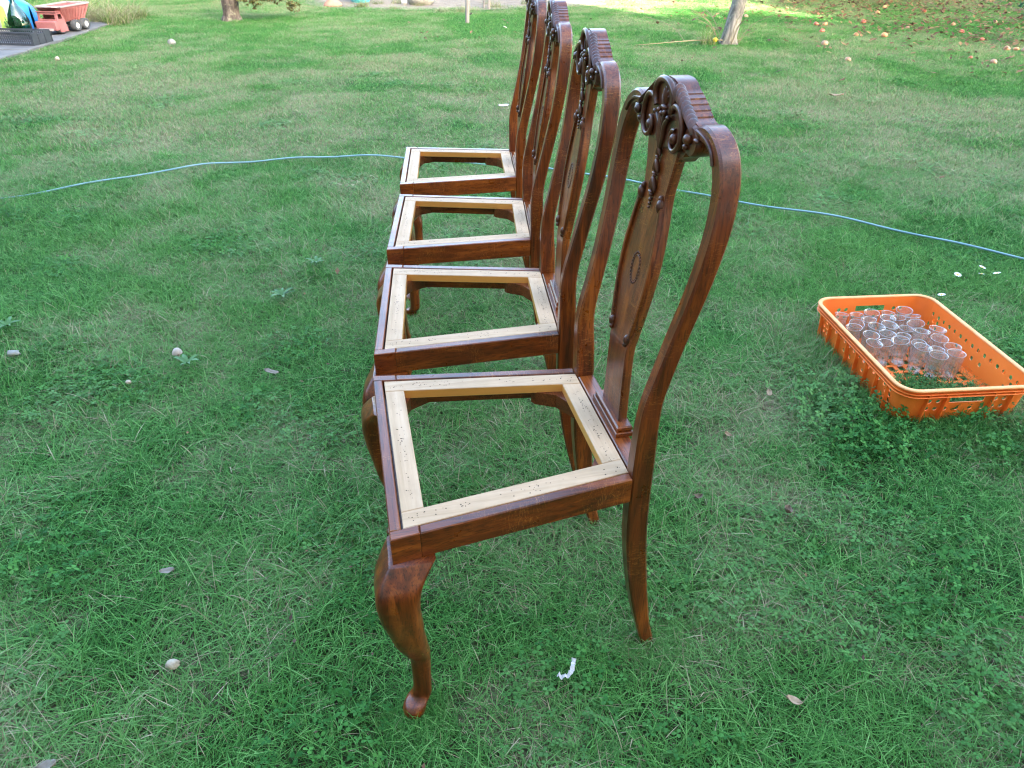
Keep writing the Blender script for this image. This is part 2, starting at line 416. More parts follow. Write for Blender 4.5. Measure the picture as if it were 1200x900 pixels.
    for s in (-1, 1):
        # gadrooned leaf edge: slanting ribs down the shoulder
        gd = MB()
        for k in range(9):
            t = k/8; y = .038+.054*t; z = 1.0235-.031*t
            rot = Matrix.Rotation(s*(.50+.25*t), 3, 'X')
            gd.blob(K(s*y, z, .001), (.0105, .0034, .0165-.002*t), 8, 7, rot)
        gd.build('gadroon_carving', WC, crest, 60)
        # lobe of the cartouche with its coiled end and boss
        lp = smoothpath([(.0285, 1.003), (.042, 1.0095), (.056, 1.008), (.0665, .997), (.0715, .981), (.0700, .965), (.0610, .9535), (.0490, .9500), (.0385, .9560), (.0355, .9665), (.0400, .9760), (.0470, .9770)], 4)
        cl = MB(); cl.tube([K(s*y, z, -.006-.002*math.sin(PI*i/len(lp))) for i, (y, z) in enumerate(lp)], [.0047-.0014*i/len(lp) for i in range(len(lp))], 8, up=(1, 0, 0))
        # ground of the lobe, hollowed behind the rim
        cl.build('cartouche_scroll', WC, crest, 60)
        bs = MB(); bs.blob(K(s*.0455, .9655, -.005), (.0075, .0075, .0085), 12, 8); bs.build('boss', WC, crest, 60)
        # scroll where the post ends
        sc = MB(); pr = [(.0, -.004), (.019, -.004), (.0215, .0), (.0215, .028), (.019, .031), (.0, .031)]
        sc.lathe([(max(r, .0003), x) for r, x in pr], (xb(.975), s*.0935, .9745), 20, 'x'); sc.build('scroll_end', WC, crest, 40)
        rim = smoothpath([(.163, .955), (.153, .969), (.137, .9785), (.118, .983), (.100, .9840), (.085, .979), (.0765, .968), (.0790, .9585), (.0900, .9560)], 4)
        sr = MB(); sr.tube([K(s*y, z+.006*(1 if i < 22 else 1-(i-22)/12), -.0012) for i, (y, z) in enumerate(rim)], .0028, 6, up=(1, 0, 0)); sr.build('scroll_bead', WC, crest, 60)
        b2 = MB(); b2.blob(K(s*.094, .9775, -.008), (.0070, .0075, .0075), 12, 8); b2.blob(K(s*.087, .9655, -.006), (.0050, .0048, .0048), 10, 7); b2.blob(K(s*.110, .979, -.003), (.004, .0085, .004), 10, 6); b2.build('boss', WC, crest, 60)
    fld = [(0, .944), (.016, .946), (.030, .951), (.046, .947), (.062, .951), (.0715, .963), (.0735, .981), (.068, .999), (.057, 1.010), (.043, 1.0118), (.0345, 1.009), (.0350, 1.016), (.0318, 1.026), (.0190, 1.0360), (0, 1.0385)]
    fl = plate(fld+[(-y, z) for y, z in reversed(fld[1:-1])], [], .008, lambda y, z, d: (xb(z)-.0042+d, y, z)); fl.build('cartouche_field', WC, crest, 40)
    hood = smoothpath([(-.0265, .998), (-.0335, 1.010), (-.0310, 1.024), (-.0180, 1.0345), (0, 1.0380), (.0180, 1.0345), (.0310, 1.024), (.0335, 1.010), (.0265, .998)], 5)
    hd = MB(); hd.tube([K(y, z, -.0065) for y, z in hood], .0048, 8, up=(1, 0, 0)); hd.build('hood_moulding', WC, crest, 60)
    sh2 = MB()
    for a, L in ((-.55, .014), (-.28, .018), (0, .021), (.28, .018), (.55, .014)):
        rot = Matrix.Rotation(a, 3, 'X'); cy, cz = -math.sin(a)*L*.8, 1.001+math.cos(a)*L*.7
        sh2.blob(K(cy, cz, -.003), (.0050, .0028, L*.72), 8, 7, rot)
    sh2.blob(K(0, 1.000, -.005), (.006, .010, .0042), 10, 6)
    sh2.build('shell_carving', WC, crest, 60)
    ac = MB()   # acanthus leaf hanging from the shell, its tips curled outwards
    for y0, y1, zt in ((-.004, -.0065, .995), (.004, .0065, .995), (0, 0, .992), (-.009, -.0150, .990), (.009, .0150, .990)):
        pp = smoothpath([(y0*.2, .940), (y0*.8, .958), (y0*1.1, .975), (y1*1.15, zt-.006), (y1*1.6, zt-.001)], 4)
        ac.tube([K(y, z, -.0050-.0035*(i/len(pp))) for i, (y, z) in enumerate(pp)], [.0022+.0022*math.sin(PI*min(1, (i+2)/len(pp))) for i in range(len(pp))], 7, up=(1, 0, 0))
        ac.blob(K(y1*1.6, zt-.001, -.009), (.0042, .0042, .0042), 8, 6)
    ac.build('leaf_carving', WC, crest, 60)
    # loose seat frame of pale wood with the holes of old tacks
    sf = bpy.data.objects.new('seat_frame', None); C.objects.link(sf); sf.parent = root
    z0, z1 = SEAT-.0212, SEAT-.0015; xa, xc = .0215, .4045
    sy = lambda x: sidey(x)-.0202
    BW = .036
    for s in (-1, 1):
        p = [(xa, s*sy(xa)), (xc, s*sy(xc)), (xc, s*(sy(xc)-BW)), (xa, s*(sy(xa)-BW))]
        m = MB(); m.prism(p if s > 0 else p[::-1], z0, z1, .0012); o = m.build('frame_bar', PX, sf, 30)
        o.data.materials.append(PE)
        for q in o.data.polygons:
            if abs(q.normal.z) < .3: q.material_index = 1
    for x0, x1 in ((xa, xa+BW), (xc-BW, xc)):
        e0, e1 = sy(x0)-BW-.0003, sy(x1)-BW-.0003
        m = MB(); m.prism([(x0, -e0), (x1, -e1), (x1, e1), (x0, e0)], z0, z1-.0003, .0012); o = m.build('frame_bar', PY, sf, 30)
        o.data.materials.append(PE)
        for q in o.data.polygons:
            if abs(q.normal.z) < .3: q.material_index = 1
    th = MB(); rng = random.Random(3)
    def hole(x, y):
        r = rng.uniform(.0006, .0013); n = 6
        th.add([(x+r*math.cos(2*PI*i/n)*rng.uniform(.8, 1.5), y+r*math.sin(2*PI*i/n), z1+.00025) for i in range(n)], [tuple(range(n))])
    for s in (-1, 1):
        for k in range(60):
            x = rng.uniform(.03, .395)
            if noise.noise(Vector((x*22, s*3, 1))) > -.22: hole(x, s*(sy(x)-BW*rng.choice((.3, .5, .55, .62))-rng.gauss(0, .0015)))
    for xx, sg in ((xa, 1), (xc, -1)):
        for k in range(60):
            y = rng.uniform(-.19, .19) if sg > 0 else rng.uniform(-.145, .145)
            if noise.noise(Vector((y*22, sg*3, 5))) > -.22: hole(xx+sg*(BW*rng.choice((.35, .5, .6))+rng.gauss(0, .0015)), y)
    o = th.build('tack_holes', M_hole, sf); o['kind'] = 'stuff'
    return root

CH = [(-.232, .996, .218), (-.315, 1.538, .093), (-.362, 2.101, .056), (-.405, 2.667, .076)]
LB = ['carved dark oak chair nearest the camera, its cabriole leg and carved crest in full view',
      'carved dark oak chair directly behind the nearest one, second in the row',
      'carved dark oak chair third in the row, just in front of the last one',
      'carved dark oak chair at the far end of the row, by the pale blue hose']
chair0 = make_chair()
for i, (x, y, a) in enumerate(CH):
    o = chair0 if i == 0 else copy_tree(chair0)
    o.location = (x, y, 0); o.rotation_euler = (0, 0, a)
    tag(o, LB[i], 'chair', 'row of carved oak chairs standing on the lawn')
# ------------------------------------------------------------------ house behind the photographer (unseen, added to throw the lawn into shade)
M_render = noisy('cream_render', (.62, .48, .32), (.70, .56, .39), 3, .9, .3, .004)  # cream chosen to bounce warm light onto the chairs
M_tile = noisy('red_roof_tile', (.22, .07, .04), (.30, .10, .055), 5, .8, .4, .02)
M_pane = mat('window_glass', (.05, .06, .07), .05, .8)
M_white = noisy('white_paint', (.42, .42, .41), (.48, .48, .47), 6, .5, .1, .002)
hs = thing('shade_house', (0, -2.6, 0), 0, 'unseen, added to shade the lawn: long cream two storey house with red tiled roof behind the photographer', 'shade_house')
HX0, HX1, HD, HH = -17, 11.0, 9, 7.4
m = MB(); m.box((HX0, -HD, 0), (HX1, 0, HH)); m.build('wall', M_render, hs)
m = MB(); m.add([(HX0-.4, .4, HH+.005), (HX1+.4, .4, HH+.005), (HX1+.4, -HD-.4, HH+.005), (HX0-.4, -HD-.4, HH+.005), (HX0+4, -HD/2, HH+2.6), (HX1-4, -HD/2, HH+2.6)], [(0, 1, 5, 4), (1, 2, 5), (2, 3, 4, 5), (3, 0, 4), (3, 2, 1, 0)])
m.build('roof', M_tile, hs)
for zz in (1.0, 4.4):
    for k in range(8):
        x = -14.5+k*3.4
        m = MB(); m.box((x, .002, zz), (x+1.3, .05, zz+1.4)); f = m.build('window_frame', M_white, hs)
        for q in range(2):
            m = MB(); m.box((x+.08+q*.6, .052, zz+.08), (x+.62+q*.6, .056, zz+1.32)); m.build('pane', M_pane, f)

# ------------------------------------------------------------------ garden path and bare soil
M_conc = noisy('weathered_concrete', (.09, .093, .095), (.16, .16, .158), 5, .9, .5, .006, world=True)
path = bpy.data.objects.new('path', None); C.objects.link(path); path['kind'] = 'structure'
rng = random.Random(5)
for k in range(16):
    y0 = -1.4+k*.72; 
    if y0 > 9.5: break
    m = MB(); e = lambda y: -4.93-.035*(y-7.3)+.03*math.sin(y*1.7)
    ya, yb = y0+.006, y0+.714
    for j, (xa_, xb_) in enumerate(((-6.35, -5.66), (-5.648, None))):
        pts = [(xa_, ya), (xb_ if xb_ else e(ya), ya), (xb_ if xb_ else e(yb), yb), (xa_, yb)]
        m = MB(); m.prism(pts, -.03, .028+rng.uniform(-.003, .003), .006); m.build('slab', M_conc, path, 30)
def edge_noise(k, a): return a*noise.noise(Vector((k*.7, 3.1, 0)))
M_soil = noisy('dry_bare_soil', (.14, .11, .08), (.25, .21, .155), 9, .95, .8, .02, world=True)
so = MB(); ring = []
for k in range(40):
    a = 2*PI*k/40; r = 1+.35*noise.noise(Vector((math.cos(a)*1.5, math.sin(a)*1.5, 2)))
    ring.append((-.9+3.1*r*math.cos(a), 14.3+2.6*r*math.sin(a), .005))
so.add(ring, [tuple(range(40))]); tag(so.build('soil_bed', M_soil), kind='structure')
def in_soil(x, y):
    a = math.atan2((y-14.3)/2.6, (x+.9)/3.1); r = 1+.35*noise.noise(Vector((math.cos(a)*1.5, math.sin(a)*1.5, 2)))
    return math.hypot((y-14.3)/2.6, (x+.9)/3.1) < r-.03

# ------------------------------------------------------------------ grass
def grass_mat(name, lush, straw, rgh=.65, dryshift=0.0):
    m = mat(name, lush[0], rgh, .08); g = G(m)
    at = g.node('ShaderNodeAttribute', attribute_name='blade'); sp = g.node('ShaderNodeSeparateColor'); g.link(at.outputs['Color'], sp.inputs[0])
    d = dry_nodes(g)
    r = g.math('FRACT', g.math('ADD', sp.outputs[0], g.rnd()))
    green = g.ramp(r, [(0.05, lush[0]), (.45, lush[1]), (.80, lush[2]), (1, lush[3])])
    hue = g.noise(g.pos(), 1.1, 4, .6); green = g.mix(g.ramp(hue, [(.38, .0), (.62, .5)]), green, lush[4])
    green = g.mix(g.math('MULTIPLY', d, .55), green, (.21, .33, .14))
    thr = g.math('ADD', g.math('MULTIPLY', d, .42), .02+dryshift)
    isdry = g.math('LESS_THAN', sp.outputs[1], thr)
    st = g.ramp(sp.outputs[2], [(0, straw[0]), (.6, straw[1]), (1, straw[2])])
    col = g.mix(isdry, green, st)
    g.link(col, g.p.inputs['Base Color'])
    tr = g.node('ShaderNodeBsdfTranslucent'); g.link(col, tr.inputs[0]); mx = g.node('ShaderNodeMixShader'); mx.inputs[0].default_value = .16
    out = g.n['Material Output']; g.link(g.p.outputs[0], mx.inputs[1]); g.link(tr.outputs[0], mx.inputs[2]); g.link(mx.outputs[0], out.inputs[0])
    return m
LUSH = [(.014, .074, .014), (.052, .188, .036), (.100, .285, .064), (.21, .41, .135), (.100, .250, .054)]
STRAW = [(.17, .14, .08), (.30, .26, .155), (.42, .37, .25)]
M_grass = grass_mat('grass_blades', LUSH, STRAW)
M_clover = grass_mat('clover_leaves', [(.018, .090, .018), (.034, .138, .028), (.056, .19, .040), (.085, .25, .055), (.04, .15, .030)], STRAW, .5, -.30)

def blade_patch(n, rad, hmin, hmax, wmin, wmax, lean, seed, segs=3):
    rg = random.Random(seed); v = []; f = []; col = []
    for _ in range(n):
        rr = rad*math.sqrt(rg.random()); a = rg.uniform(0, 2*PI); x, y = rr*math.cos(a), rr*math.sin(a)
        h = hmin+(hmax-hmin)*rg.random()**1.8; wd = rg.uniform(wmin, wmax)/2; dr = rg.uniform(0, 2*PI); ln = lean*rg.uniform(.25, 1.25)
        dx, dy = math.cos(dr), math.sin(dr); fx, fy = -dy, dx
        c = (rg.random(), rg.random(), rg.random(), 1); n0 = len(v)
        for k in range(segs+1):
            t = k/segs; bend = ln*t*t*h*1.4; up = h*t*(1-.30*ln*t); wk = wd*(1-.55*t)
            px, py = x+dx*bend+dx*h*.15*t, y+dy*bend+dy*h*.15*t
            if k < segs: v += [(px-fx*wk, py-fy*wk, max(up, 0)), (px+fx*wk, py+fy*wk, max(up, 0))]; col += [c, c]
            else: v.append((px, py, max(up, 0))); col.append(c)
        for k in range(segs-1): f.append((n0+2*k, n0+2*k+1, n0+2*k+3, n0+2*k+2))
        f.append((n0+2*(segs-1), n0+2*segs-1, n0+2*segs))
    return v, f, col
def leaf_patch(n, rad, seed, h0=.010, h1=.035, r0=.0035, r1=.0075):
    rg = random.Random(seed); v = []; f = []; col = []
    for _ in range(n):
        rr = rad*math.sqrt(rg.random()); a = rg.uniform(0, 2*PI); x, y, z = rr*math.cos(a), rr*math.sin(a), rg.uniform(h0, h1)
        s = rg.uniform(r0, r1); a0 = rg.uniform(0, 2*PI); tx, ty = rg.gauss(0, .3), rg.gauss(0, .3); c = (rg.random(), rg.random(), rg.random(), 1)
        for k in range(3):
            b = a0+2*PI*k/3; n0 = len(v); cb, sb = math.cos(b), math.sin(b)
            for u, w_ in ((0, 0), (.9, -.62), (1.6, -.45), (1.75, 0), (1.6, .45), (.9, .62)):
                px, py = s*(u*cb-w_*sb), s*(u*sb+w_*cb); v.append((x+px, y+py, z+px*tx+py*ty+abs(w_)*s*.25)); col.append(c)
            f.append(tuple(range(n0, n0+6)))
    return v, f, col
def patch_obj(name, data, m, coll):
    v, f, col = data; me = bpy.data.meshes.new(name); me.from_pydata(v, [], f); me.materials.append(m)
    at = me.color_attributes.new('blade', 'FLOAT_COLOR', 'POINT'); at.data.foreach_set('color', [x for c in col for x in c])
    o = bpy.data.objects.new(name, me); coll.objects.link(o); return o
def scatter(name, pts, coll, label_kind='stuff'):
    """pts: (x, y, z, rotz, tiltx, tilty, scale_xy, scale_z, variant)"""
    me = bpy.data.meshes.new(name); me.from_pydata([p[:3] for p in pts], [], [])
    a = me.attributes.new('rot', 'FLOAT_VECTOR', 'POINT'); a.data.foreach_set('vector', [x for p in pts for x in (p[4], p[5], p[3])])
    a = me.attributes.new('scl', 'FLOAT_VECTOR', 'POINT'); a.data.foreach_set('vector', [x for p in pts for x in (p[6], p[6], p[7])])
    a = me.attributes.new('var', 'INT', 'POINT'); a.data.foreach_set('value', [p[8] for p in pts])
    o = bpy.data.objects.new(name, me); C.objects.link(o); o['kind'] = 'stuff'
    ng = bpy.data.node_groups.new(name+'_nodes', 'GeometryNodeTree'); ng.is_modifier = True
    ng.interface.new_socket('Geometry', in_out='INPUT', socket_type='NodeSocketGeometry'); ng.interface.new_socket('Geometry', in_out='OUTPUT', socket_type='NodeSocketGeometry')
    N = ng.nodes; L = ng.links; gi = N.new('NodeGroupInput'); go = N.new('NodeGroupOutput')
    ip = N.new('GeometryNodeInstanceOnPoints'); ci = N.new('GeometryNodeCollectionInfo'); ci.inputs['Collection'].default_value = coll
    ci.inputs['Separate Children'].default_value = True; ci.inputs['Reset Children'].default_value = True; ip.inputs['Pick Instance'].default_value = True
    def na(nm, ty):
        n = N.new('GeometryNodeInputNamedAttribute'); n.data_type = ty; n.inputs['Name'].default_value = nm
        return [s for s in n.outputs if s.enabled and s.name == 'Attribute'][0]
    er = N.new('FunctionNodeEulerToRotation'); L.new(na('rot', 'FLOAT_VECTOR'), er.inputs[0])
    L.new(gi.outputs[0], ip.inputs['Points']); L.new(ci.outputs[0], ip.inputs['Instance']); L.new(na('var', 'INT'), ip.inputs['Instance Index'])
    L.new(er.outputs[0], ip.inputs['Rotation']); L.new(na('scl', 'FLOAT_VECTOR'), ip.inputs['Scale']); L.new(ip.outputs[0], go.inputs[0])
    md = o.modifiers.new('scatter', 'NODES'); md.node_group = ng; return o
near_c = bpy.data.collections.new('grass_tufts_near'); far_c = bpy.data.collections.new('grass_tufts_far'); clo_c = bpy.data.collections.new('clover_tufts')
for k in range(5): patch_obj('grass_tuft', blade_patch(620, .15, .008, .036, .0010, .0022, 1.15, 10+k), M_grass, near_c)
for k in range(3): patch_obj('grass_tuft', blade_patch(420, .14, .012, .060, .0011, .0026, 1.05, 30+k, 4), M_grass, near_c)
for k in range(5): patch_obj('grass_tuft_wide', blade_patch(1150, .32, .010, .036, .0016, .0032, 1.0, 50+k, 2), M_grass, far_c)
for k in range(4): patch_obj('clover_tuft', leaf_patch(90, .12, 70+k), M_clover, clo_c)

def blocked(x, y):
    if x < -4.93-.035*(y-7.3)+.02 and x > -6.4 and y < 9.6: return True
    if x <= -6.4 and y < 9.6: return False
    return False
CR = Vector((1.262, 1.952)); CRA = .085     # crate centre and turn
def crate_local(x, y):
    d = Vector((x, y))-CR; return d.x*math.cos(CRA)+d.y*math.sin(CRA), -d.x*math.sin(CRA)+d.y*math.cos(CRA)
def tall(x, y):
    n = noise.noise(Vector((x*.9, y*.9, 4)))*.5+noise.noise(Vector((x*2.9, y*2.9, 9)))*.4
    k = .92+.55*n
    u, v = crate_local(x, y)
    if abs(u) < .34 and abs(v) < .44: k += .55 if (u < -.12 or v < -.2) else .15
    if abs(u) < .20 and abs(v) < .30: k = .35
    return max(k, .4)
pn, pf, pc = [], [], []; rg = random.Random(11)
y = .25
while y < 4.3:
    x = -(y*.78+1.3)
    while x < y*.78+1.3:
        px, py = x+rg.uniform(-.05, .05), y+rg.uniform(-.05, .05)
        if not blocked(px, py):
            t = tall(px, py); lo = noise.noise(Vector((px*1.7, py*1.7, 20)))
            var = rg.randrange(5) if lo+rg.gauss(0, .15) < .10 else 5+rg.randrange(3)
            if noise.noise(Vector((px*.8, py*.8, 33))) > .28 and rg.random() < .5: t *= .7
            pn.append((px, py, 0, rg.uniform(0, 2*PI), rg.gauss(0, .03), rg.gauss(0, .03), rg.uniform(.85, 1.15), t*rg.uniform(.8, 1.2), var))
        x += .1
    y += .1
y = 4.1
while y < 19:
    x = -(y*.78+2.0)
    while x < y*.78+2.2:
        px, py = x+rg.uniform(-.1, .1), y+rg.uniform(-.1, .1)
        if not blocked(px, py) and not in_soil(px, py):
            t = tall(px, py)
            pf.append((px, py, 0, rg.uniform(0, 2*PI), rg.gauss(0, .02), rg.gauss(0, .02), rg.uniform(.85, 1.15), t*rg.uniform(.75, 1.15), rg.randrange(5)))
        x += .2
    y += .2
for _ in range(260):
    py = .3+rg.random()**1.3*7; px = rg.uniform(-1, 1)*(py*.76+.8)
    u, v = crate_local(px, py); nearc = abs(u) < .36 and abs(v) < .42 and rg.random() < .35
    if (noise.noise(Vector((px*2.6, py*2.6, 50))) > rg.uniform(-.3, .2) or nearc) and not blocked(px, py) and not (abs(u) < .24 and abs(v) < .33):
        pc.append((px, py, rg.uniform(0, .012) if nearc else 0, rg.uniform(0, 2*PI), 0, 0, 1, rg.uniform(.7, 1.2), rg.randrange(4)))
for _ in range(9):   # rank clover and weeds along the crate
    t = rg.random()
    u, v = ((-.23-rg.random()*.16, rg.uniform(-.36, .30)) if rg.random() < .7 else (rg.uniform(-.1, .25), -.33-rg.random()*.12))
    c_, s_ = math.cos(CRA), math.sin(CRA)
    pc.append((CR.x+u*c_-v*s_, CR.y+u*s_+v*c_, 0, rg.uniform(0, 6.3), 0, 0, 1.1, rg.uniform(1.3, 2.3), rg.randrange(4)))
for cx_, cy_, ca_ in CH:      # blades standing up round the chair feet
    for fx, fy in ((-.005, -.235), (-.005, .235), (.475, -.17), (.475, .17)):
        wx_ = cx_+fx*math.cos(ca_)-fy*math.sin(ca_); wy_ = cy_+fx*math.sin(ca_)+fy*math.cos(ca_)
        for k in range(5):
            a = rg.uniform(0, 6.3); pn.append((wx_+.022*math.cos(a), wy_-.012+.022*math.sin(a), 0, a, rg.gauss(0, .1), rg.gauss(0, .1), .45, rg.uniform(.7, 1.0), k % 5))
for k in range(34):           # longer grass against the crate
    t = rg.random(); u, v = ((-.225-rg.random()*.05, rg.uniform(-.3, .3)) if k % 2 else (rg.uniform(-.2, .28), -.31-rg.random()*.05)); c_, s_ = math.cos(CRA), math.sin(CRA)
    pn.append((CR.x+u*c_-v*s_, CR.y+u*s_+v*c_, 0, rg.uniform(0, 6.3), 0, 0, .75, rg.uniform(.9, 1.4), 5+k % 3))
scatter('lawn_grass', pn, near_c); scatter('lawn_grass', pf, far_c); scatter('clover', pc, clo_c)
# tall seeding grass by the path end
dry_c = bpy.data.collections.new('tall_grass_tufts')
M_tallg = grass_mat('tall_grass', [(.05, .13, .02), (.09, .18, .03), (.16, .24, .05), (.26, .30, .10), (.12, .2, .04)], STRAW, .6, .30)
for k in range(3): patch_obj('tall_tuft', blade_patch(150, .16, .10, .34, .003, .006, 1.0, 90+k, 4), M_tallg, dry_c)
pt = []
for _ in range(34): pt.append((rg.uniform(-5.9, -4.95), rg.uniform(9.95, 10.9), 0, rg.uniform(0, 6.3), rg.gauss(0, .15), rg.gauss(0, .15), 1, rg.uniform(.5, 1.0), rg.randrange(3)))
for _ in range(2): a = rg.uniform(0, 6.3); pt.append((2.31+.2*math.cos(a), 8.68+.16*math.sin(a), 0, a, 0, 0, .6, rg.uniform(.4, .9), rg.randrange(3)))
for _ in range(12): pt.append((rg.uniform(-2.4, .6), rg.uniform(11.2, 12.6), 0, rg.uniform(0, 6.3), 0, 0, .6, rg.uniform(.3, .6), rg.randrange(3)))
scatter('tall_grass', pt, dry_c)

# ------------------------------------------------------------------ trees
def bark(name, c1, c2, sc=14):
    m = mat(name, c1, .9, .2); g = G(m); v = g.mapped(g.obj(), (1, 1, .25)); n = g.noise(v, sc, 7, .65, .6)
    li = g.noise(g.obj(), 22, 5, .6); col = g.ramp(n, [(.35, tuple(x*.45 for x in c1)), (.5, c1), (.66, c2)])
    g.link(g.mix(g.ramp(li, [(.55, 0.0), (.7, .5)]), col, (.30, .32, .20)), g.p.inputs['Base Color']); g.bump(n, .8, .015); return m
M_bark1 = bark('grey_plum_bark', (.16, .15, .13), (.29, .275, .235)); M_bark2 = bark('brown_bark', (.08, .065, .055), (.17, .145, .12), 20)
def leafmat(name, a, b, c):
    m = mat(name, a, .55, .4); g = G(m); at = g.node('ShaderNodeAttribute', attribute_name='blade'); sp = g.node('ShaderNodeSeparateColor'); g.link(at.outputs['Color'], sp.inputs[0])
    col = g.ramp(sp.outputs[0], [(0, a), (.6, b), (1, c)]); g.link(col, g.p.inputs['Base Color'])
    tr = g.node('ShaderNodeBsdfTranslucent'); g.link(col, tr.inputs[0]); mx = g.node('ShaderNodeMixShader'); mx.inputs[0].default_value = .3
    g.link(g.p.outputs[0], mx.inputs[1]); g.link(tr.outputs[0], mx.inputs[2]); g.link(mx.outputs[0], g.n['Material Output'].inputs[0]); return m
M_leaf = leafmat('tree_leaves', (.035, .085, .02), (.06, .12, .03), (.14, .15, .04))
M_leafb = leafmat('bronze_leaves', (.06, .08, .02), (.14, .10, .035), (.20, .22, .06))
def leaf_cloud(centres, n, size, seed, flat=.8):
    rg = random.Random(seed); v = []; f = []; col = []
    for _ in range(n):
        c, r = rg.choice(centres); d = Vector((rg.gauss(0, 1), rg.gauss(0, 1), rg.gauss(0, 1)))
        d = d.normalized()*r*rg.random()**.45; d.z *= flat; p = Vector(c)+d
        a = Vector((rg.gauss(0, 1), rg.gauss(0, 1), rg.gauss(0, .6))).normalized(); b = a.cross(Vector((rg.gauss(0, 1), rg.gauss(0, 1), 1))).normalized()
        s = size*rg.uniform(.6, 1.3); n0 = len(v); q = rg.random()
        for u, w_ in ((-1, 0), (-.2, .5), (1, 0), (-.2, -.5)): v.append(tuple(p+a*u*s+b*w_*s)); col.append((q, q, q, 1))
        f.append((n0, n0+1, n0+2, n0+3))
    return v, f, col
def leaf_obj(name, data, m, parent=None):
    o = patch_obj(name, data, m, C)
    if parent: o.parent = parent
    return o
def tree(loc, top, r, bk, lf, cz, cr, nleaf, label, seed, lsize=.06, roots=True):
    rg = random.Random(seed); t = thing('tree', loc, 0, label, 'tree'); tx, ty, H = top
    pts = [(-.006, 0, -.06, r*1.55), (0, 0, .0, r*1.42), (.004, 0, .05, r*1.18), (.01, 0, .14, r*1.03), (tx*.35, ty*.35, H*.35, r*.92), (tx*.7, ty*.7, H*.7, r*.8), (tx, ty, H, r*.68)]
    P = smoothpath(pts, 8); rings = []
    for x, y, z, q in P:
        ring = []
        for i in range(20):
            a = 2*PI*i/20; k = 1+.10*noise.noise(Vector((math.cos(a)*2, math.sin(a)*2, z*3+seed)))+(.16*math.sin(a*4+seed)*max(0, 1-z/.18) if z > -.1 else 0)
            ring.append((x+q*k*math.cos(a), y+q*k*math.sin(a), z))
        rings.append(ring)
    m = MB(); m.loft(rings)
    ends = []
    for k in range(6):
        a = 2*PI*k/6+rg.uniform(-.3, .3); L = cr*rg.uniform(.55, .9); z1 = cz+rg.uniform(-.3, .6)
        e = (tx+L*math.cos(a), ty+L*math.sin(a), z1); md = (tx+L*.45*math.cos(a), ty+L*.45*math.sin(a), H+(z1-H)*.65)
        bp = smoothpath([(tx, ty, H-.05, r*.55), (*md, r*.32), (*e, r*.08)], 5); m.tube([p[:3] for p in bp], [p[3] for p in bp], 8)
        ends.append((e, cr*.42)); ends.append((md, cr*.36))
    ends.append(((tx, ty, cz+cr*.45), cr*.5)); ends.append(((tx, ty, cz), cr*.5))
    m.build('trunk', bk, t, 60)
    leaf_obj('crown', leaf_cloud(ends, nleaf, lsize, seed), lf, t); return t
tA = tree((-3.69, 10.50, 0), (.05, .1, 1.9), .105, M_bark2, M_leaf, 3.0, 1.3, 5000, 'grey brown tree trunk with bronze low shoots at its right side', 3, .05)
tB = tree((2.36, 8.66, 0), (.34, .25, 1.9), .078, M_bark1, M_leaf, 3.0, 1.4, 5000, 'slim grey lichened tree leaning right with dry stalks at its foot', 5, .05)
tree((12.2, 4.0, 0), (.1, .1, 1.8), .14, M_bark1, M_leaf, 3.2, 2.8, 26000, 'apple tree outside the view shading the leaf strewn lawn', 8, .10)
tree((9.4, 1.2, 0), (.1, .1, 1.7), .12, M_bark1, M_leaf, 3.0, 1.9, 14000, 'unseen pear tree added to shade the lawn, nearest the house on the right', 10, .10)  # unseen tree, put here to cover a sunlit sliver of lawn
tree((6.75, 13.75, 0), (-.2, .1, 1.7), .22, M_bark2, M_leaf, 2.7, 3.4, 34000, 'old apple tree with dark trunk in the shade at the top right', 14, .11)
tree((14.8, 5.6, 0), (.1, .1, 1.9), .14, M_bark1, M_leaf, 3.6, 2.6, 16000, 'unseen tall apple tree added beyond the first one for more shade', 9, .08)  # unseen, added to thicken the tree shade at the right
# low shoots at the foot of the left tree
sh = MB(); rgs = random.Random(2); tips = []
for k in range(9):
    a = rgs.uniform(-.5, .6); L = rgs.uniform(.25, .75); e = (.12+L*math.cos(a), -.05+L*math.sin(a), rgs.uniform(.12, .42))
    p = smoothpath([(.05, 0, .25+.05*k/3, .008), (e[0]*.5, e[1]*.5, .36+.05*rgs.random(), .006), (*e, .002)], 5); sh.tube([q[:3] for q in p], [q[3] for q in p], 5); tips += [(e, .10), ((e[0]*.6, e[1]*.6, .30), .10)]
tips += [((-.18, -.06, .36), .09), ((.62, -.1, .30), .12)]
so_ = sh.build('low_branches', M_bark2, tA, 60); leaf_obj('low_leaves', leaf_cloud(tips, 900, .030, 4), M_leafb, so_)
# suckers and a dry stalk at the slim tree
st = MB(); M_straw = mat('dry_stalk', (.22, .185, .105), .8)
for k in range(10):
    a = rgs.uniform(0, 6.3); L = rgs.uniform(.12, .5); p = [(.09*math.cos(a), .09*math.sin(a), .0), ((.11+L*.3)*math.cos(a), (.11+L*.3)*math.sin(a), L*.5), ((.13+L*.75)*math.cos(a), (.13+L*.75)*math.sin(a), L*.75)]
    p = smoothpath(p, 4); st.tube(p, .0028, 5)
st.build('suckers', M_straw, tB, 60)
st = MB(); p = smoothpath([(2.28, 8.60, .05), (2.0, 8.62, .045), (1.6, 8.40, .05), (1.3, 8.34, .035)], 6); st.tube(p, [.007-.004*i/len(p) for i in range(len(p))], 6)
p = smoothpath([(1.85, 8.55, .05), (1.75, 8.8, .16), (1.50, 9.1, .22)], 5); st.tube(p, .003, 5)
tag(st.build('dry_stalk', M_straw, None, 60), 'pale dry stalk lying on the grass left of the slim tree', 'stalk')
M_yel = noisy('yellow_fruit', (.75, .50, .03), (.85, .62, .05), 10, .4, .1, .002)
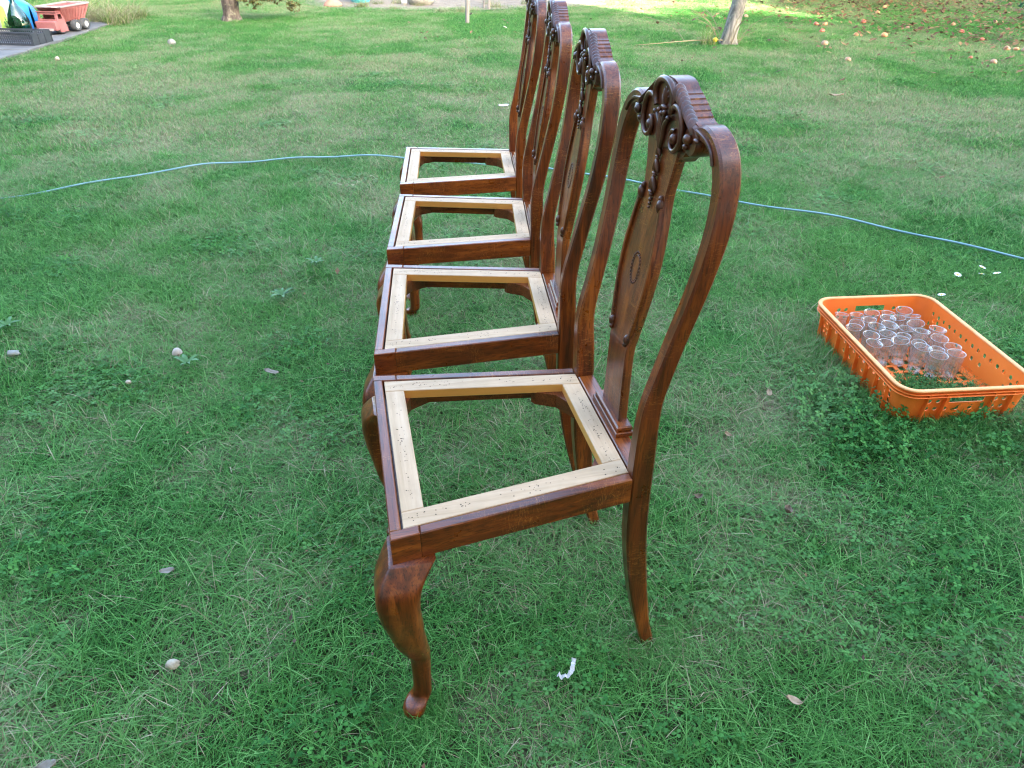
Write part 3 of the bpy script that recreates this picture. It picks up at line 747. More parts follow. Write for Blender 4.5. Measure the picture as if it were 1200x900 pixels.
m = MB(); m.blob((2.20, 8.62, .05), (.026, .026, .024), 12, 8); tag(m.build('plum', M_yel, None, 180), 'small bright yellow plum beside the foot of the slim tree', 'plum')
# hedge at the far side of the garden, above the picture; left one added for dark reflections
def hedge(x0, y0, x1, y1, h, label, seed, n):
    t = thing('hedge', (0, 0, 0), 0, label, 'hedge'); rg = random.Random(seed); v = []; f = []; col = []
    L = math.hypot(x1-x0, y1-y0); ux, uy = (x1-x0)/L, (y1-y0)/L
    for _ in range(n):
        s = rg.uniform(0, L); hh = h*(1+.12*noise.noise(Vector((s*.8, seed, 0)))); z = rg.uniform(.05, hh); o_ = rg.choice((-1, 1))*rg.uniform(.25, .5)
        if rg.random() < .25: z = hh*rg.uniform(.92, 1.02); o_ = rg.uniform(-.5, .5)
        p = Vector((x0+ux*s-uy*o_, y0+uy*s+ux*o_, z)); a = Vector((rg.gauss(0, 1), rg.gauss(0, 1), rg.gauss(0, 1))).normalized(); b = a.cross(Vector((.2, .3, 1))).normalized(); q = rg.random(); n0 = len(v); sz = rg.uniform(.05, .1)
        for u, w_ in ((-1, 0), (0, .6), (1, 0), (0, -.6)): v.append(tuple(p+a*u*sz+b*w_*sz)); col.append((q, q, q, 1))
        f.append((n0, n0+1, n0+2, n0+3))
    leaf_obj('foliage', (v, f, col), M_leaf, t)
    m = MB(); m.prism([(x0-uy*.22, y0+ux*.22), (x0+uy*.22, y0-ux*.22), (x1+uy*.22, y1-ux*.22), (x1-uy*.22, y1+ux*.22)], 0, h*.9); m.build('branches', M_bark2, t)
hedge(-9.5, -1.5, -9.5, 19.5, 3.2, 'tall clipped hedge added unseen on the left for dark reflections', 6, 26000)
hedge(-9, 20, 16, 20, 2.8, 'clipped hedge closing off the far end of the garden', 7, 26000)

# ------------------------------------------------------------------ orange crate
crate = thing('crate', (CR.x, CR.y, .012), CRA, 'orange plastic crate holding glass tumblers, weeds growing through its near end', 'crate')
CW, CL, CHH, RAD = .199, .283, .118, .050          # half width, half length, height, corner radius
def rrect(hw, hl, r, n=7):
    out = []
    for cx, cy, a0 in ((hw-r, hl-r, 0), (-hw+r, hl-r, 90), (-hw+r, -hl+r, 180), (hw-r, -hl+r, 270)):
        for k in range(n): a = math.radians(a0+90*k/(n-1)); out.append((cx+r*math.cos(a), cy+r*math.sin(a)))
    return out
def band(o1, o2, z0, z1, hole_r=None):
    """closed ring between an inner and an outer rounded rectangle"""
    A = rrect(CW+o1, CL+o1, RAD+o1); B_ = rrect(CW+o2, CL+o2, RAD+o2); c = min((z1-z0)*.35, .0014); m = MB(); rings = []
    for i in range(len(A)):
        (ax, ay), (bx, by) = A[i], B_[i]; dx, dy = bx-ax, by-ay; L = math.hypot(dx, dy); dx, dy = dx/L*c, dy/L*c
        rings.append([(ax+dx, ay+dy, z0), (bx-dx, by-dy, z0), (bx, by, z0+c), (bx, by, z1-c), (bx-dx, by-dy, z1), (ax+dx, ay+dy, z1), (ax, ay, z1-c), (ax, ay, z0+c)])
    m.loft(rings, False, True); return m
band(-.0035, .0095, CHH-.006, CHH).build('rim', M_rim, crate, 50)
band(.0002, .0085, CHH-.0165, CHH-.0140).build('flange', M_orange, crate, 50)
band(.0002, .0085, CHH-.0265, CHH-.0235).build('flange', M_orange, crate, 50)
TAP = .10   # walls lean inwards towards the floor
def lw(s, t0=.0025):   # long wall mapping
    def fn(u, z, d): return (s*(CW-(CHH-z)*TAP-d*t0), u, z)
    return fn
def swl(s):
    def fn(u, z, d): return (u, s*(CL-(CHH-z)*TAP-d*.0025), z)
    return fn
E1, E2 = CL-RAD, CW-RAD
for s in (-1, 1):
    holes = [circ(-E1+.018+k*(2*E1-.036)/14, CHH-.040, .0072, 10) for k in range(15)]
    for bx in (-E1+.035, E1-.035):
        holes += [circ(bx+dx, zz, .0072, 10) for dx in (-.018, .002, .022) for zz in (.060, .040) if not (dx == .022 and zz == .06)]
    holes += [circ(-.06+k*.04, .045, .0072, 10) for k in range(4)]
    plate([(-E1, 0), (E1, 0), (E1, CHH-.005), (-E1, CHH-.005)], holes, 1, lw(s)).build('long_wall', M_orange, crate)
    holes = [[(-.052, CHH-.052), (.052, CHH-.052), (.052, CHH-.032), (-.052, CHH-.032)]]
    for bx in (-.098, .098): holes += [circ(bx+dx, zz, .0070, 10) for dx in (-.012, .013) for zz in (CHH-.045, CHH-.072)]
    holes += [circ(bx, CHH-.074, .0070, 10) for bx in (-.055, -.02, .02, .055)]
    plate([(-E2, 0), (E2, 0), (E2, CHH-.005), (-E2, CHH-.005)], holes, 1, swl(s)).build('short_wall', M_orange, crate)
    for bx in (-.125, -.070, .070, .125):
        m = MB(); t = .0012; y1 = s*(CL-.0002)
        v = []
        for z in (0.0, CHH-.0268):
            yb = CL-(CHH-z)*TAP; v += [(bx-t, s*(yb+.0002), z), (bx+t, s*(yb+.0002), z), (bx+t, s*(CL+.0078-.004*(z < .01)), z), (bx-t, s*(CL+.0078-.004*(z < .01)), z)]
        m.add(v, [(0, 1, 2, 3), (4, 5, 6, 7), (0, 1, 5, 4), (1, 2, 6, 5), (2, 3, 7, 6), (3, 0, 4, 7)]); m.build('rib', M_orange, crate)
        m = MB(); m.box((bx-t, min(s*(CL+.0005), s*(CL+.0080)), CHH-.0235), (bx+t, max(s*(CL+.0005), s*(CL+.0080)), CHH-.0165)); m.build('rib', M_orange, crate)
    for sx in (-1, 1):
        m = MB(); rings = []
        for k in range(9):
            a = math.radians(90*k/8); ca, sa = math.cos(a), math.sin(a); ring = []
            for z, d in ((0, 0), (CHH-.005, 0), (CHH-.005, .0025), (0, .0025)):
                o_ = (CHH-z)*TAP; r = RAD-d
                ring.append((sx*(CW-RAD-o_+r*ca), s*(CL-RAD-o_+r*sa), z))
            rings.append(ring)
        m.loft(rings).build('corner_wall', M_orange, crate, 40)
    m = MB()
    for k in range(8):
        yy = -E1+.02+k*(2*E1-.04)/7
        v = []
        for z in (0.0, CHH-.0268):
            xb_ = CW-(CHH-z)*TAP; v += [(s*(xb_+.0002), yy-.0012, z), (s*(CW+.0076-.004*(z < .01)), yy-.0012, z), (s*(CW+.0076-.004*(z < .01)), yy+.0012, z), (s*(xb_+.0002), yy+.0012, z)]
        r_ = MB(); r_.add(v, [(0, 1, 2, 3), (4, 5, 6, 7), (0, 1, 5, 4), (1, 2, 6, 5), (2, 3, 7, 6), (3, 0, 4, 7)]); r_.build('rib', M_orange, crate)
holes = [[(x-.010, y_-.012), (x+.010, y_-.012), (x+.010, y_+.012), (x-.010, y_+.012)] for x in [(-4.5+i)*.033 for i in range(10)] for y_ in [(-7+i)*.035 for i in range(15)] if not (abs(x) > .135 and abs(y_) > .22)]
plate(rrect(CW-CHH*TAP-.002, CL-CHH*TAP-.002, RAD-.006), holes, .003, lambda x, y_, d: (x, y_, .001+d)).build('floor_grid', M_orange, crate)
# tumblers
def tumbler():
    m = MB(); m.lathe([(.0003, 0), (.0195, 0), (.0205, .002), (.0262, .087), (.0268, .0885), (.0262, .0895), (.0250, .0885), (.0188, .009), (.0003, .0075)], n=28); me = m.mesh('drinking_glass', M_glass, 60); me.materials.append(M_grim)
    for p in me.polygons:
        z = p.center.z
        if z > .0876: p.material_index = 1
    return me
gme = tumbler(); rgl = random.Random(12); spots = []
for j in range(7):
    for i in range(6):
        u = -.125+i*.055+(.0275 if j % 2 else 0); v = .225-j*.048
        if u > .150 or u < -.14: continue
        if j >= 5 and (i < 2 + (j == 6) or i > 4): continue
        spots.append((u+rgl.uniform(-.005, .005), v+rgl.uniform(-.005, .005)))
for k, (u, v) in enumerate(spots):
    o = bpy.data.objects.new('drinking_glass', gme); C.objects.link(o); c_, s_ = math.cos(CRA), math.sin(CRA)
    o.location = (CR.x+u*c_-v*s_, CR.y+u*s_+v*c_, .0170); o.rotation_euler = (rgl.gauss(0, .10), rgl.gauss(0, .10), rgl.uniform(0, 6))
    sc = rgl.choice((.84, .9, .95, 1.0)); o.scale = (min(sc, 1), min(sc, 1), sc)
    tag(o, 'clear glass tumbler standing upright among many in the orange crate', 'glass', 'tumblers in the orange crate')
wc = []
for _ in range(60):
    u, v = rgl.uniform(-.14, .14), rgl.uniform(-.255, -.09); c_, s_ = math.cos(CRA), math.sin(CRA)
    if u > .04 and v > -.16: continue
    wc.append((CR.x+u*c_-v*s_, CR.y+u*s_+v*c_, .0, rgl.uniform(0, 6), 0, 0, .55, rgl.uniform(.6, 1.5), rgl.randrange(4)))
scatter('weeds', wc, clo_c)

# ------------------------------------------------------------------ garden hose
M_hose = noisy('pale_blue_hose', (.13, .26, .31), (.18, .31, .35), 5, .45, .1, .001)
hp = [(-6.2, 2.4, .02), (-4.2, 2.9, .02), (-3.2, 3.38, .020), (-2.65, 3.63, .026), (-2.27, 3.86, .030), (-2.0, 4.07, .040), (-1.76, 4.24, .046), (-1.45, 4.33, .046), (-1.14, 4.37, .048), (-.68, 4.37, .046), (-.2, 4.27, .034), (.35, 4.08, .034), (.89, 3.81, .044), (1.14, 3.62, .048), (1.4, 3.48, .046), (1.64, 3.33, .046), (1.95, 3.12, .044), (2.21, 2.92, .046), (2.9, 2.4, .03), (3.6, 2.0, .03)]
hp = [(x*(1-z/1.24), y*(1-z/1.24), z-.014+.007*math.sin(x*5.1)+.004*math.sin(x*13)) for x, y, z in [q[:3] for q in smoothpath(hp, 5)]]
m = MB(); m.tube(smoothpath(hp, 2), .0047, 8); tag(m.build('garden_hose', M_hose, None, 180), 'pale blue garden hose snaking across the lawn behind the chairs', 'hose')

# ------------------------------------------------------------------ things lying on the lawn
def crumpled(name, m, loc, size, seed, label, cat, rz=0, curl=.5, elong=1.6, z=.035):
    rg = random.Random(seed); n = 9; v = []; f = []
    for i in range(n):
        for j in range(7):
            u, w_ = i/(n-1)*2-1, j/6*2-1
            wid = (1-abs(u)**2.2)**.6 if abs(u) < 1 else .05
            x = u*size*elong/2; y_ = w_*size/2*wid
            zz = curl*size*(w_*w_*.35+u*u*.3)+size*.14*noise.noise(Vector((u*2.2, w_*2.2, seed*3.3)))+(.10*size if j == 3 else 0)*-.4
            v.append((x, y_, zz))
    for i in range(n-1):
        for j in range(6): a = i*7+j; f.append((a, a+1, a+8, a+7))
    mb = MB(); mb.add(v, f); o = mb.build(name, m, None, 50); sm = o.modifiers.new('thick', 'SOLIDIFY'); sm.thickness = .0006
    o.location = (loc[0]*(1-z/1.24), loc[1]*(1-z/1.24), z); o.rotation_euler = (rg.uniform(-.35, .35), rg.uniform(-.35, .35), rz); return tag(o, label, cat)
def lm(name, a, b): return noisy(name, a, b, 60, .75, .4, .0015)
M_l1 = lm('pale_brown_leaf', (.24, .165, .095), (.34, .25, .16)); M_l2 = lm('dark_brown_leaf', (.09, .055, .035), (.17, .12, .08)); M_l3 = lm('grey_leaf', (.15, .13, .10), (.23, .20, .16))
M_stone = noisy('pale_stone', (.30, .25, .18), (.44, .39, .30), 60, .9, .5, .002); M_gstone = noisy('grey_stone', (.20, .20, .18), (.30, .30, .27), 40, .9, .5, .002); M_peel = noisy('white_paper_scrap', (.46, .45, .44), (.60, .59, .57), 30, .7, .3, .001)
crumpled('dead_leaf', M_l1, (.53, .80), .019, 1, 'pale tan dead leaf on the grass at the bottom right', 'leaf', -.3)
crumpled('dead_leaf', M_l2, (.68, 1.31), .022, 2, 'dark curled dead leaf on the grass between crate and nearest chair leg', 'leaf', 1.2, .9)
crumpled('dead_leaf', M_l3, (-.77, 1.11), .020, 3, 'grey brown dead leaf in the grass beyond the pale stone', 'leaf', .2)
crumpled('dead_leaf', M_l3, (-.80, .67), .024, 4, 'grey dead leaf cut by the bottom edge at far left', 'leaf', .1)
crumpled('dead_leaf', M_l2, (.47, 1.36), .016, 5, 'small dark twisted leaf right of the nearest chair rear leg', 'leaf', .6, .8)
crumpled('dead_leaf', M_l1, (.61, 1.62), .013, 6, 'tiny tan leaf on the grass left of the crate corner', 'leaf', -.6, .8)
crumpled('dead_leaf', M_l1, (.79, 1.83), .016, 7, 'pale leaf in the clover just left of the orange crate', 'leaf', 1.4, .5, 1.8)
crumpled('dead_leaf', M_l3, (-.77, 1.94), .030, 8, 'smooth grey leaf left of the second chair front leg', 'leaf', .1, .3, 1.5, .04)
crumpled('dead_leaf', M_l1, (2.58, 6.07), .055, 9, 'large tan leaf lying alone on the lawn beyond the crate', 'leaf', -.3, .4, 1.9, .045)
crumpled('dead_leaf', M_peel, (-.07, 5.67), .05, 10, 'white leaf on the lawn left of the farthest chair back', 'leaf', .1, .3, 1.6, .045)
def pebble(name, m, loc, r, seed, label, cat, z=.03):
    mb = MB(); mb.blob((0, 0, 0), (1, 1, 1), 12, 8); out = []
    for p in mb.v:
        q = Vector(p); k = 1+.35*noise.noise(q*1.3+Vector((seed*5, 0, 0)))+.12*noise.noise(q*4+Vector((seed, 0, 0))); out.append((q.x*r[0]*k, q.y*r[1]*k, q.z*r[2]*k))
    mb.v = out; o = mb.build(name, m, None, 180); k_ = 1-z/1.24; o.location = (loc[0]*k_, loc[1]*k_, z); return tag(o, label, cat)
pebble('stone', M_stone, (-.665, .875), (.0125, .010, .009), 1, 'pale lumpy stone on the grass at the lower left', 'stone', .036)
pebble('stone', M_gstone, (-3.76, 8.68), (.036, .036, .036), 2, 'round greenish white stone on the lawn right of the toy truck', 'stone', .03)
pebble('stone', M_stone, (-4.46, 7.62), (.020, .02, .020), 3, 'small white stone on the lawn below the black crate', 'stone', .03)
pebble('stone', M_gstone, (-1.66, 2.05), (.022, .012, .010), 4, 'pale grey stone at the left edge beside small weeds', 'stone', .04)
pebble('stone', M_stone, (-1.20, 1.88), (.008, .007, .006), 5, 'tiny white stone left of the little mushroom', 'stone', .04)
pebble('stone', M_gstone, (-1.48, 12.95), (.20, .14, .12), 6, 'large grey stone at the edge of the bare soil', 'stone', .05)
pebble('stone', M_peel, (-1.74, 12.92), (.05, .05, .06), 7, 'small white stone touching the large grey one', 'stone', .05)
M_dark = noisy('dark_earth', (.02, .018, .012), (.05, .045, .03), 12, .95, .8, .02)
# torn white paper strip
v = []; pp = smoothpath([(.088, .830), (.096, .826), (.106, .828), (.114, .836), (.118, .850), (.121, .864)], 4)
rings = []
for i, (x, y_) in enumerate(pp):
    a, b = pp[max(i-1, 0)], pp[min(i+1, len(pp)-1)]; d = Vector((b[0]-a[0], b[1]-a[1])).normalized(); wd = .0040+.0008*math.sin(i*2.3); hz = .036+.003*math.sin(i*1.3); k = .003*math.sin(i*1.9)
    rings.append([(x+d.y*wd, y_-d.x*wd, hz-k), (x-d.y*wd, y_+d.x*wd, hz+k), (x-d.y*wd, y_+d.x*wd, hz+k-.0006), (x+d.y*wd, y_-d.x*wd, hz-k-.0006)])
m = MB(); m.loft(rings); tag(m.build('paper_strip', M_peel, None, 20), 'torn white paper strip bent on the grass right of the nearest front leg', 'paper')
# mushroom with a weed beside it
M_mush = noisy('mushroom_cap', (.32, .27, .22), (.46, .40, .34), 20, .7, .2, .001)
ms = thing('mushroom', (-1.085, 2.0, 0), .3, 'small grey mushroom beside a leafy weed on the left lawn', 'mushroom')
m = MB(); m.lathe([(.0003, 0), (.005, 0), (.004, .03), (.0003, .032)], n=10); m.build('stem', M_stone, ms, 60)
m = MB(); m.lathe([(.0003, .052), (.009, .049), (.0145, .041), (.016, .034), (.013, .032), (.0003, .033)], n=16); m.build('cap', M_mush, ms, 60)
def weed(loc, n, L, label, seed, m, up=.35):
    rg = random.Random(seed); v = []; f = []; mb = MB()
    for k in range(n):
        a = 2*PI*k/n+rg.uniform(-.3, .3); l = L*rg.uniform(.7, 1.2); w_ = l*.16; e = up*rg.uniform(.6, 1.3); pts = []
        for t in (0, .25, .5, .75, 1): pts.append((t*l, w_*math.sin(PI*min(1, t*.9+.12)), .012+l*e*math.sin(t*2.0)))
        vv = []
        for x, ww, z in pts:
            for s in (-1, 0, 1): y_ = s*ww; vv.append((x*math.cos(a)-y_*math.sin(a), x*math.sin(a)+y_*math.cos(a), z+abs(s)*ww*.35))
        lb = MB(); lb.add(vv, [(i*3+j, i*3+j+1, i*3+j+4, i*3+j+3) for i in range(4) for j in range(2)]); mb.add(lb.v, lb.f)
    o = mb.build('weed', m, None, 180); o.location = (*loc, .02); return tag(o, label, 'weed')
M_weed = noisy('weed_leaves', (.03, .105, .02), (.06, .165, .035), 30, .55, .2, .002)
M_weed2 = noisy('dark_weed_leaves', (.03, .10, .035), (.05, .15, .05), 30, .5, .2, .002)
weed((-1.03, 1.94), 6, .045, 'bright green leafy weed beside the little mushroom', 1, M_weed)
weed((-.86, 2.42), 8, .048, 'broad leaved weed rosette left of the third chair', 2, M_weed)
weed((-.80, 2.72), 6, .04, 'small bright weed left of the last chair front leg', 3, M_weed)
weed((1.25, .66), 8, .07, 'leafy weed near the bottom right corner of the lawn', 5, M_weed2)
weed((-1.74, 2.18), 7, .045, 'small yellowish weed at the left edge above the grey stone', 6, M_weed)
# daisies
M_pet = mat('daisy_petal', (.85, .85, .86), .6); M_eye = mat('daisy_eye', (.8, .55, .03), .7)
def daisy():
    d = thing('daisy', (0, 0, 0)); v = MB()
    for k in range(11):
        a = 2*PI*k/11; ca, sa = math.cos(a), math.sin(a); pl = [(.003, -.0012, .047), (.0095, -.0022, .0485), (.0115, 0, .0482), (.0095, .0022, .0485), (.003, .0012, .047)]
        v.add([(x*ca-y_*sa, x*sa+y_*ca, z) for x, y_, z in pl], [(0, 1, 2, 3, 4)])
    v.build('petals', M_pet, d); m = MB(); m.blob((0, 0, .0478), (.0035, .0035, .002), 8, 5); m.build('eye', M_eye, d, 180)
    m = MB(); m.tube([(0, 0, 0), (.002, 0, .025), (0, 0, .0465)], .0008, 5); m.build('stem', M_weed, d); return d
d0 = daisy(); dl = [(1.74, 2.60, 'daisy farthest left of the cluster beyond the crate'), (1.86, 2.66, 'daisy at the far top of the cluster beyond the crate'), (1.83, 2.58, 'daisy in the middle of the cluster beyond the crate'), (1.92, 2.59, 'daisy on the right of the cluster beyond the crate'), (1.60, 2.40, 'daisy closest to the far long rim of the crate'), (1.76, 1.97, 'single daisy at the right edge beside the crate'), (2.25, 2.72, 'daisy at the right edge far beyond the crate'), (-.12, 9.6, 'lone daisy on the far lawn behind the chairs'), (1.31, 1.16, 'daisy low at the right edge of the picture')]
for i, (x, y_, lb) in enumerate(dl):
    o = d0 if i == 0 else copy_tree(d0); o.location = (x, y_, -.004); o.rotation_euler = (.25, .1*i % .4, i); o.scale = (1.2,)*3 if y_ < 5 else (2.2, 2.2, 1.2); tag(o, 'white '+lb, 'daisy', 'daisies in the lawn')
# fallen apples and leaf litter under the apple trees
def apmat(name, a, b): return noisy(name, a, b, 9, .4, .05, .001)
AP = [apmat('red_apple_skin', (.30, .05, .03), (.38, .15, .08)), apmat('pale_apple_skin', (.34, .22, .13), (.36, .16, .10)), apmat('rotting_apple_skin', (.34, .14, .06), (.50, .26, .12))]
ame = []
for k in range(3):
    m = MB(); m.lathe([(.0006, .048), (.010, .054), (.022, .054), (.031, .044), (.034, .030), (.030, .014), (.018, .003), (.008, .004), (.0006, .007)], n=16); ame.append(m.mesh('fallen_apple', AP[k], 180))
ra = random.Random(21); AL = ['red windfall apple on the shaded lawn at the right', 'pale pinkish windfall apple on the shaded lawn at the right', 'brown rotting windfall apple on the shaded lawn at the right']
apl = [(3.38, 8.56, 1), (3.25, 7.6, 1), (4.55, 7.75, 0), (4.62, 7.5, 1), (5.55, 7.8, 1), (5.15, 7.15, 1), (5.6, 7.1, 1), (5.3, 8.95, 0), (4.55, 10.4, 0), (4.0, 9.3, 2), (3.75, 9.6, 0), (4.3, 9.2, 2), (5.9, 11.6, 0), (5.6, 10.2, 2), (4.9, 9.9, 1)]
for _ in range(16): py = ra.uniform(7.3, 13.3); apl.append((ra.uniform(3.0, min(.72*py+.2, 8)), py, ra.choice((0, 1, 1, 2, 2))))
for x, y_, k in apl:
    o = bpy.data.objects.new('fallen_apple', ame[k]); C.objects.link(o); o.location = (x, y_, -.006); o.rotation_euler = (ra.uniform(-.8, .8), ra.uniform(-.8, .8), ra.uniform(0, 6)); sc = ra.uniform(.75, 1.1); o.scale = (sc,)*3
    tag(o, AL[k], 'apple', ['red windfall apples', 'pale windfall apples', 'rotting windfall apples'][k])
M_lit = leafmat('leaf_litter', (.055, .03, .018), (.14, .07, .036), (.27, .165, .075))
rl = random.Random(31); v = []; f = []; col = []
def litter(n, fn, s0, s1):
    for _ in range(n):
        x, y_ = fn(); a = rl.uniform(0, 6.3); s = rl.uniform(s0, s1); ca, sa = math.cos(a)*s, math.sin(a)*s; n0 = len(v); z = rl.uniform(.025, .05); tz = rl.uniform(-.5, .5)*s; q = rl.random()
        for u, w_, h_ in ((-1, 0, 1), (0, .55, .2), (1, 0, -1), (0, -.55, .4)): v.append((x+u*ca-w_*sa, y_+u*sa+w_*ca, z+h_*tz)); col.append((q, q, q, 1))
        f.append((n0, n0+1, n0+2, n0+3))
def fr():
    while True:
        y_ = 6.5+rl.random()*8; x = rl.uniform(1.5, .75*y_+1.5); k = (x-2.5)*.35+(y_-8.5)*.22
        if rl.random() < min(1, max(.02, k*.5)) and x < 9.5: return x, y_
litter(3600, fr, .020, .048)
litter(1700, lambda: (rl.uniform(4.2, 9.5), 8.6+rl.random()*5.4), .020, .045)
litter(70, lambda: (rl.uniform(-1.5, 3.5), rl.uniform(7.5, 12.5)), .018, .035)
litter(60, lambda: (rl.uniform(-5, 4), rl.uniform(2.5, 9)), .008, .02)
litter(70, lambda: (rl.uniform(-1.3, 1.6), rl.uniform(.6, 2.5)), .003, .008)
o = patch_obj('leaf_litter', (v, f, col), M_lit, C); o['kind'] = 'stuff'
# leafy plant at the right edge
pl = thing('plant', (5.72, 8.72, 0), 0, 'dark green leafy plant at the right edge by the leaf litter', 'plant')
m = MB(); cs = []
for k in range(6):
    a = k*1.05; e = (.16*math.cos(a), .16*math.sin(a), .30+.04*(k % 3)); p = smoothpath([(0, 0, 0), (e[0]*.4, e[1]*.4, .18), e], 4); m.tube(p, .005, 5); cs.append((e, .10))
m.build('stems', M_weed2, pl, 180); M_pl = leafmat('plant_leaves', (.025, .09, .035), (.04, .13, .05), (.08, .2, .09)); leaf_obj('leaves', leaf_cloud(cs, 60, .06, 3, .5), M_pl, pl)

# ------------------------------------------------------------------ wooden stakes
M_post = noisy('weathered_stake', (.17, .15, .135), (.28, .26, .24), 12, .9, .5, .003, stretch=(1, 1, .15))
for x, y_, hh, r, lb in ((-.59, 10.28, .9, .026, 'grey wooden stake standing nearest on the lawn left of the chairs'), (-.44, 12.0, .9, .017, 'thin grey stake standing behind in the bare soil, the left one'), (-.36, 11.85, .95, .020, 'pale thin stake standing in the bare soil, the right one')):
    m = MB(); rings = []
    for z, k in ((-.1, 1), (0, 1), (.3, .97), (.6, .99), (hh, .95), (hh+.03, .5)): rings.append([(x+r*k*math.cos(i*PI/4+.4)*(1+.1*(i % 2))+.01*math.sin(z*4), y_+r*k*math.sin(i*PI/4+.4), z) for i in range(8)])
    m.loft(rings); tag(m.build('stake', M_post, None, 40), lb, 'stake', 'wooden stakes at the bare soil')

# ------------------------------------------------------------------ terracotta foot and turquoise bucket
M_terra = noisy('terracotta', (.30, .15, .10), (.38, .21, .15), 12, .85, .2, .003); M_turq = noisy('turquoise_plastic', (.05, .38, .46), (.07, .46, .52), 6, .4, .05, .001)
m = MB(); m.lathe([(.0006, -.01), (.13, -.01), (.14, .02), (.12, .05), (.085, .075), (.068, .12), (.062, .20), (.085, .30), (.11, .33), (.0006, .33)], (-2.72, 12.2, 0), 28); tag(m.build('pedestal', M_terra, None, 40), 'terracotta pedestal with flared foot at the top edge', 'pedestal')
bk = thing('bucket', (-2.40, 12.75, 0), 0, 'turquoise plastic bucket behind the terracotta pedestal', 'bucket')
m = MB(); m.lathe([(.0006, .0), (.13, .0), (.20, .10), (.215, .26), (.225, .265), (.205, .262), (.19, .10), (.12, .012), (.0006, .012)], n=32); m.build('body', M_turq, bk, 40)
m = MB(); m.tube([(.21*math.cos(a*PI/12), .02, .255+.20*math.sin(a*PI/12)) for a in range(13)], .004, 6); m.build('handle', M_white, bk, 60)

# ------------------------------------------------------------------ toys and bottles on the path end
M_red = noisy('faded_red_plastic', (.27, .085, .08), (.34, .14, .13), 5, .6, .1, .002); M_tyre = noisy('grey_black_tyre', (.05, .055, .06), (.10, .105, .11), 12, .8, .3, .003)
M_bed = noisy('sun_bleached_rim', (.30, .25, .24), (.38, .33, .32), 8, .7, .1, .002)
tr = thing('toy_dump_truck', (-5.22, 9.26, .03), -.16, 'large faded red toy dump truck parked at the path end', 'toy truck')
# cab at the front (-y), bed behind
m = MB()
def cabplate(outline, holes, fn, t=.012): return plate(outline, holes, t, fn)
cb = MB(); q = cabplate([(-.17, .09), (.17, .09), (.155, .325), (-.155, .325)], [[(-.13, .225), (.13, .225), (.125, .295), (-.125, .295)]], lambda x, z, d: (x, -.31+max(0, z-.2)*.12+d, z)); cb.add(q.v, q.f)
q = cabplate([(-.14, -.05), (.14, -.05), (.14, .08), (-.14, .08)], [], lambda x, z, d: (x, -.36+d, z+.07)); 
for s in (-1, 1):
    q = cabplate([(-.305, .03), (-.13, .03), (-.15, .325), (-.285, .325), (-.31, .2)], [[(-.270, .225), (-.185, .225), (-.190, .295), (-.265, .295)]], lambda y_, z, d, s=s: (s*(.172-max(0, z-.09)*.07-d), y_, z)); cb.add(q.v, q.f)
cb.box((-.165, -.312, .326), (.165, -.125, .342), .004); cb.box((-.155, -.15, .10), (.155, -.136, .324), .002)
cab = cb.build('cab', M_red, tr)
m = MB(); m.prism([(-.165, -.385), (.165, -.385), (.17, -.313), (-.17, -.313)], .06, .20, .012); m.build('bonnet', M_red, cab, 40)
m = MB(); m.box((-.12, -.40, .055), (.12, -.386, .095), .004); m.build('bumper', M_bed, cab)
m = MB(); m.box((-.09, -.30, .075), (.09, .38, .11), .004); m.build('chassis', M_tyre, tr)
# bed: open tray with ribbed sides
bed = MB()
def quad_prism(a, b, t):   # wall between two bottom points and two top points
    pass
bo, to = [(-.135, -.11), (.135, -.11), (.135, .30), (-.135, .36)], [(-.205, -.22), (.205, -.22), (.205, .40), (-.205, .46)]
bo[2] = (.135, .34); to[2] = (.205, .44)
vo = [(x, y_, .17) for x, y_ in bo]+[(x, y_, .385) for x, y_ in to]; vi = [(x*.93, y_*.94+.002, .182) for x, y_ in bo]+[(x*.95, y_*.96, .385) for x, y_ in to]
bed.add(vo+vi, [(0, 1, 5, 4), (1, 2, 6, 5), (2, 3, 7, 6), (3, 0, 4, 7), (0, 1, 2, 3), (8, 9, 13, 12), (9, 10, 14, 13), (10, 11, 15, 14), (11, 8, 12, 15), (8, 9, 10, 11), (4, 5, 13, 12), (5, 6, 14, 13), (6, 7, 15, 14), (7, 4, 12, 15)])
bedo = bed.build('dump_bed', M_red, tr)
for s in (-1, 1):
    for k in range(8):
        t = .06+k*.125; rb = MB(); y0 = -.11+.45*t; y1 = -.22+.66*t
        rb.add([(s*.137, y0-.014, .165), (s*.137, y0+.014, .165), (s*.158, y0, .165), (s*.204, y1-.018, .36), (s*.204, y1+.018, .36), (s*.224, y1, .36)], [(0, 1, 4, 3), (0, 2, 5, 3), (1, 2, 5, 4), (0, 1, 2), (3, 4, 5)]); rb.build('rib', M_red, bedo)
rim = MB(); cs = [(-.215, -.235), (.215, -.235), (.215, .455), (-.215, .475)]
for i in range(4):
    a, b = Vector(cs[i]), Vector(cs[(i+1) % 4]); d = (b-a).normalized()*.014; n_ = Vector((-d.y, d.x))
    rim.prism([(a.x, a.y), (b.x, b.y), (b.x+n_.x*1.6, b.y+n_.y*1.6), (a.x+n_.x*1.6, a.y+n_.y*1.6)], .386+.0005*i, .412+.0005*i, .003)
rim.build('bed_rim', M_bed, bedo)
m = MB(); m.add([(-.17, -.235, .39), (.17, -.235, .39), (.15, -.34, .405), (-.15, -.34, .405), (-.17, -.235, .40), (.17, -.235, .40), (.15, -.34, .415), (-.15, -.34, .415)], [(0, 1, 2, 3), (4, 5, 6, 7), (0, 1, 5, 4), (1, 2, 6, 5), (2, 3, 7, 6), (3, 0, 4, 7)]); m.build('cab_guard', M_bed, bedo)
tr.scale = (.74, .74, .67)
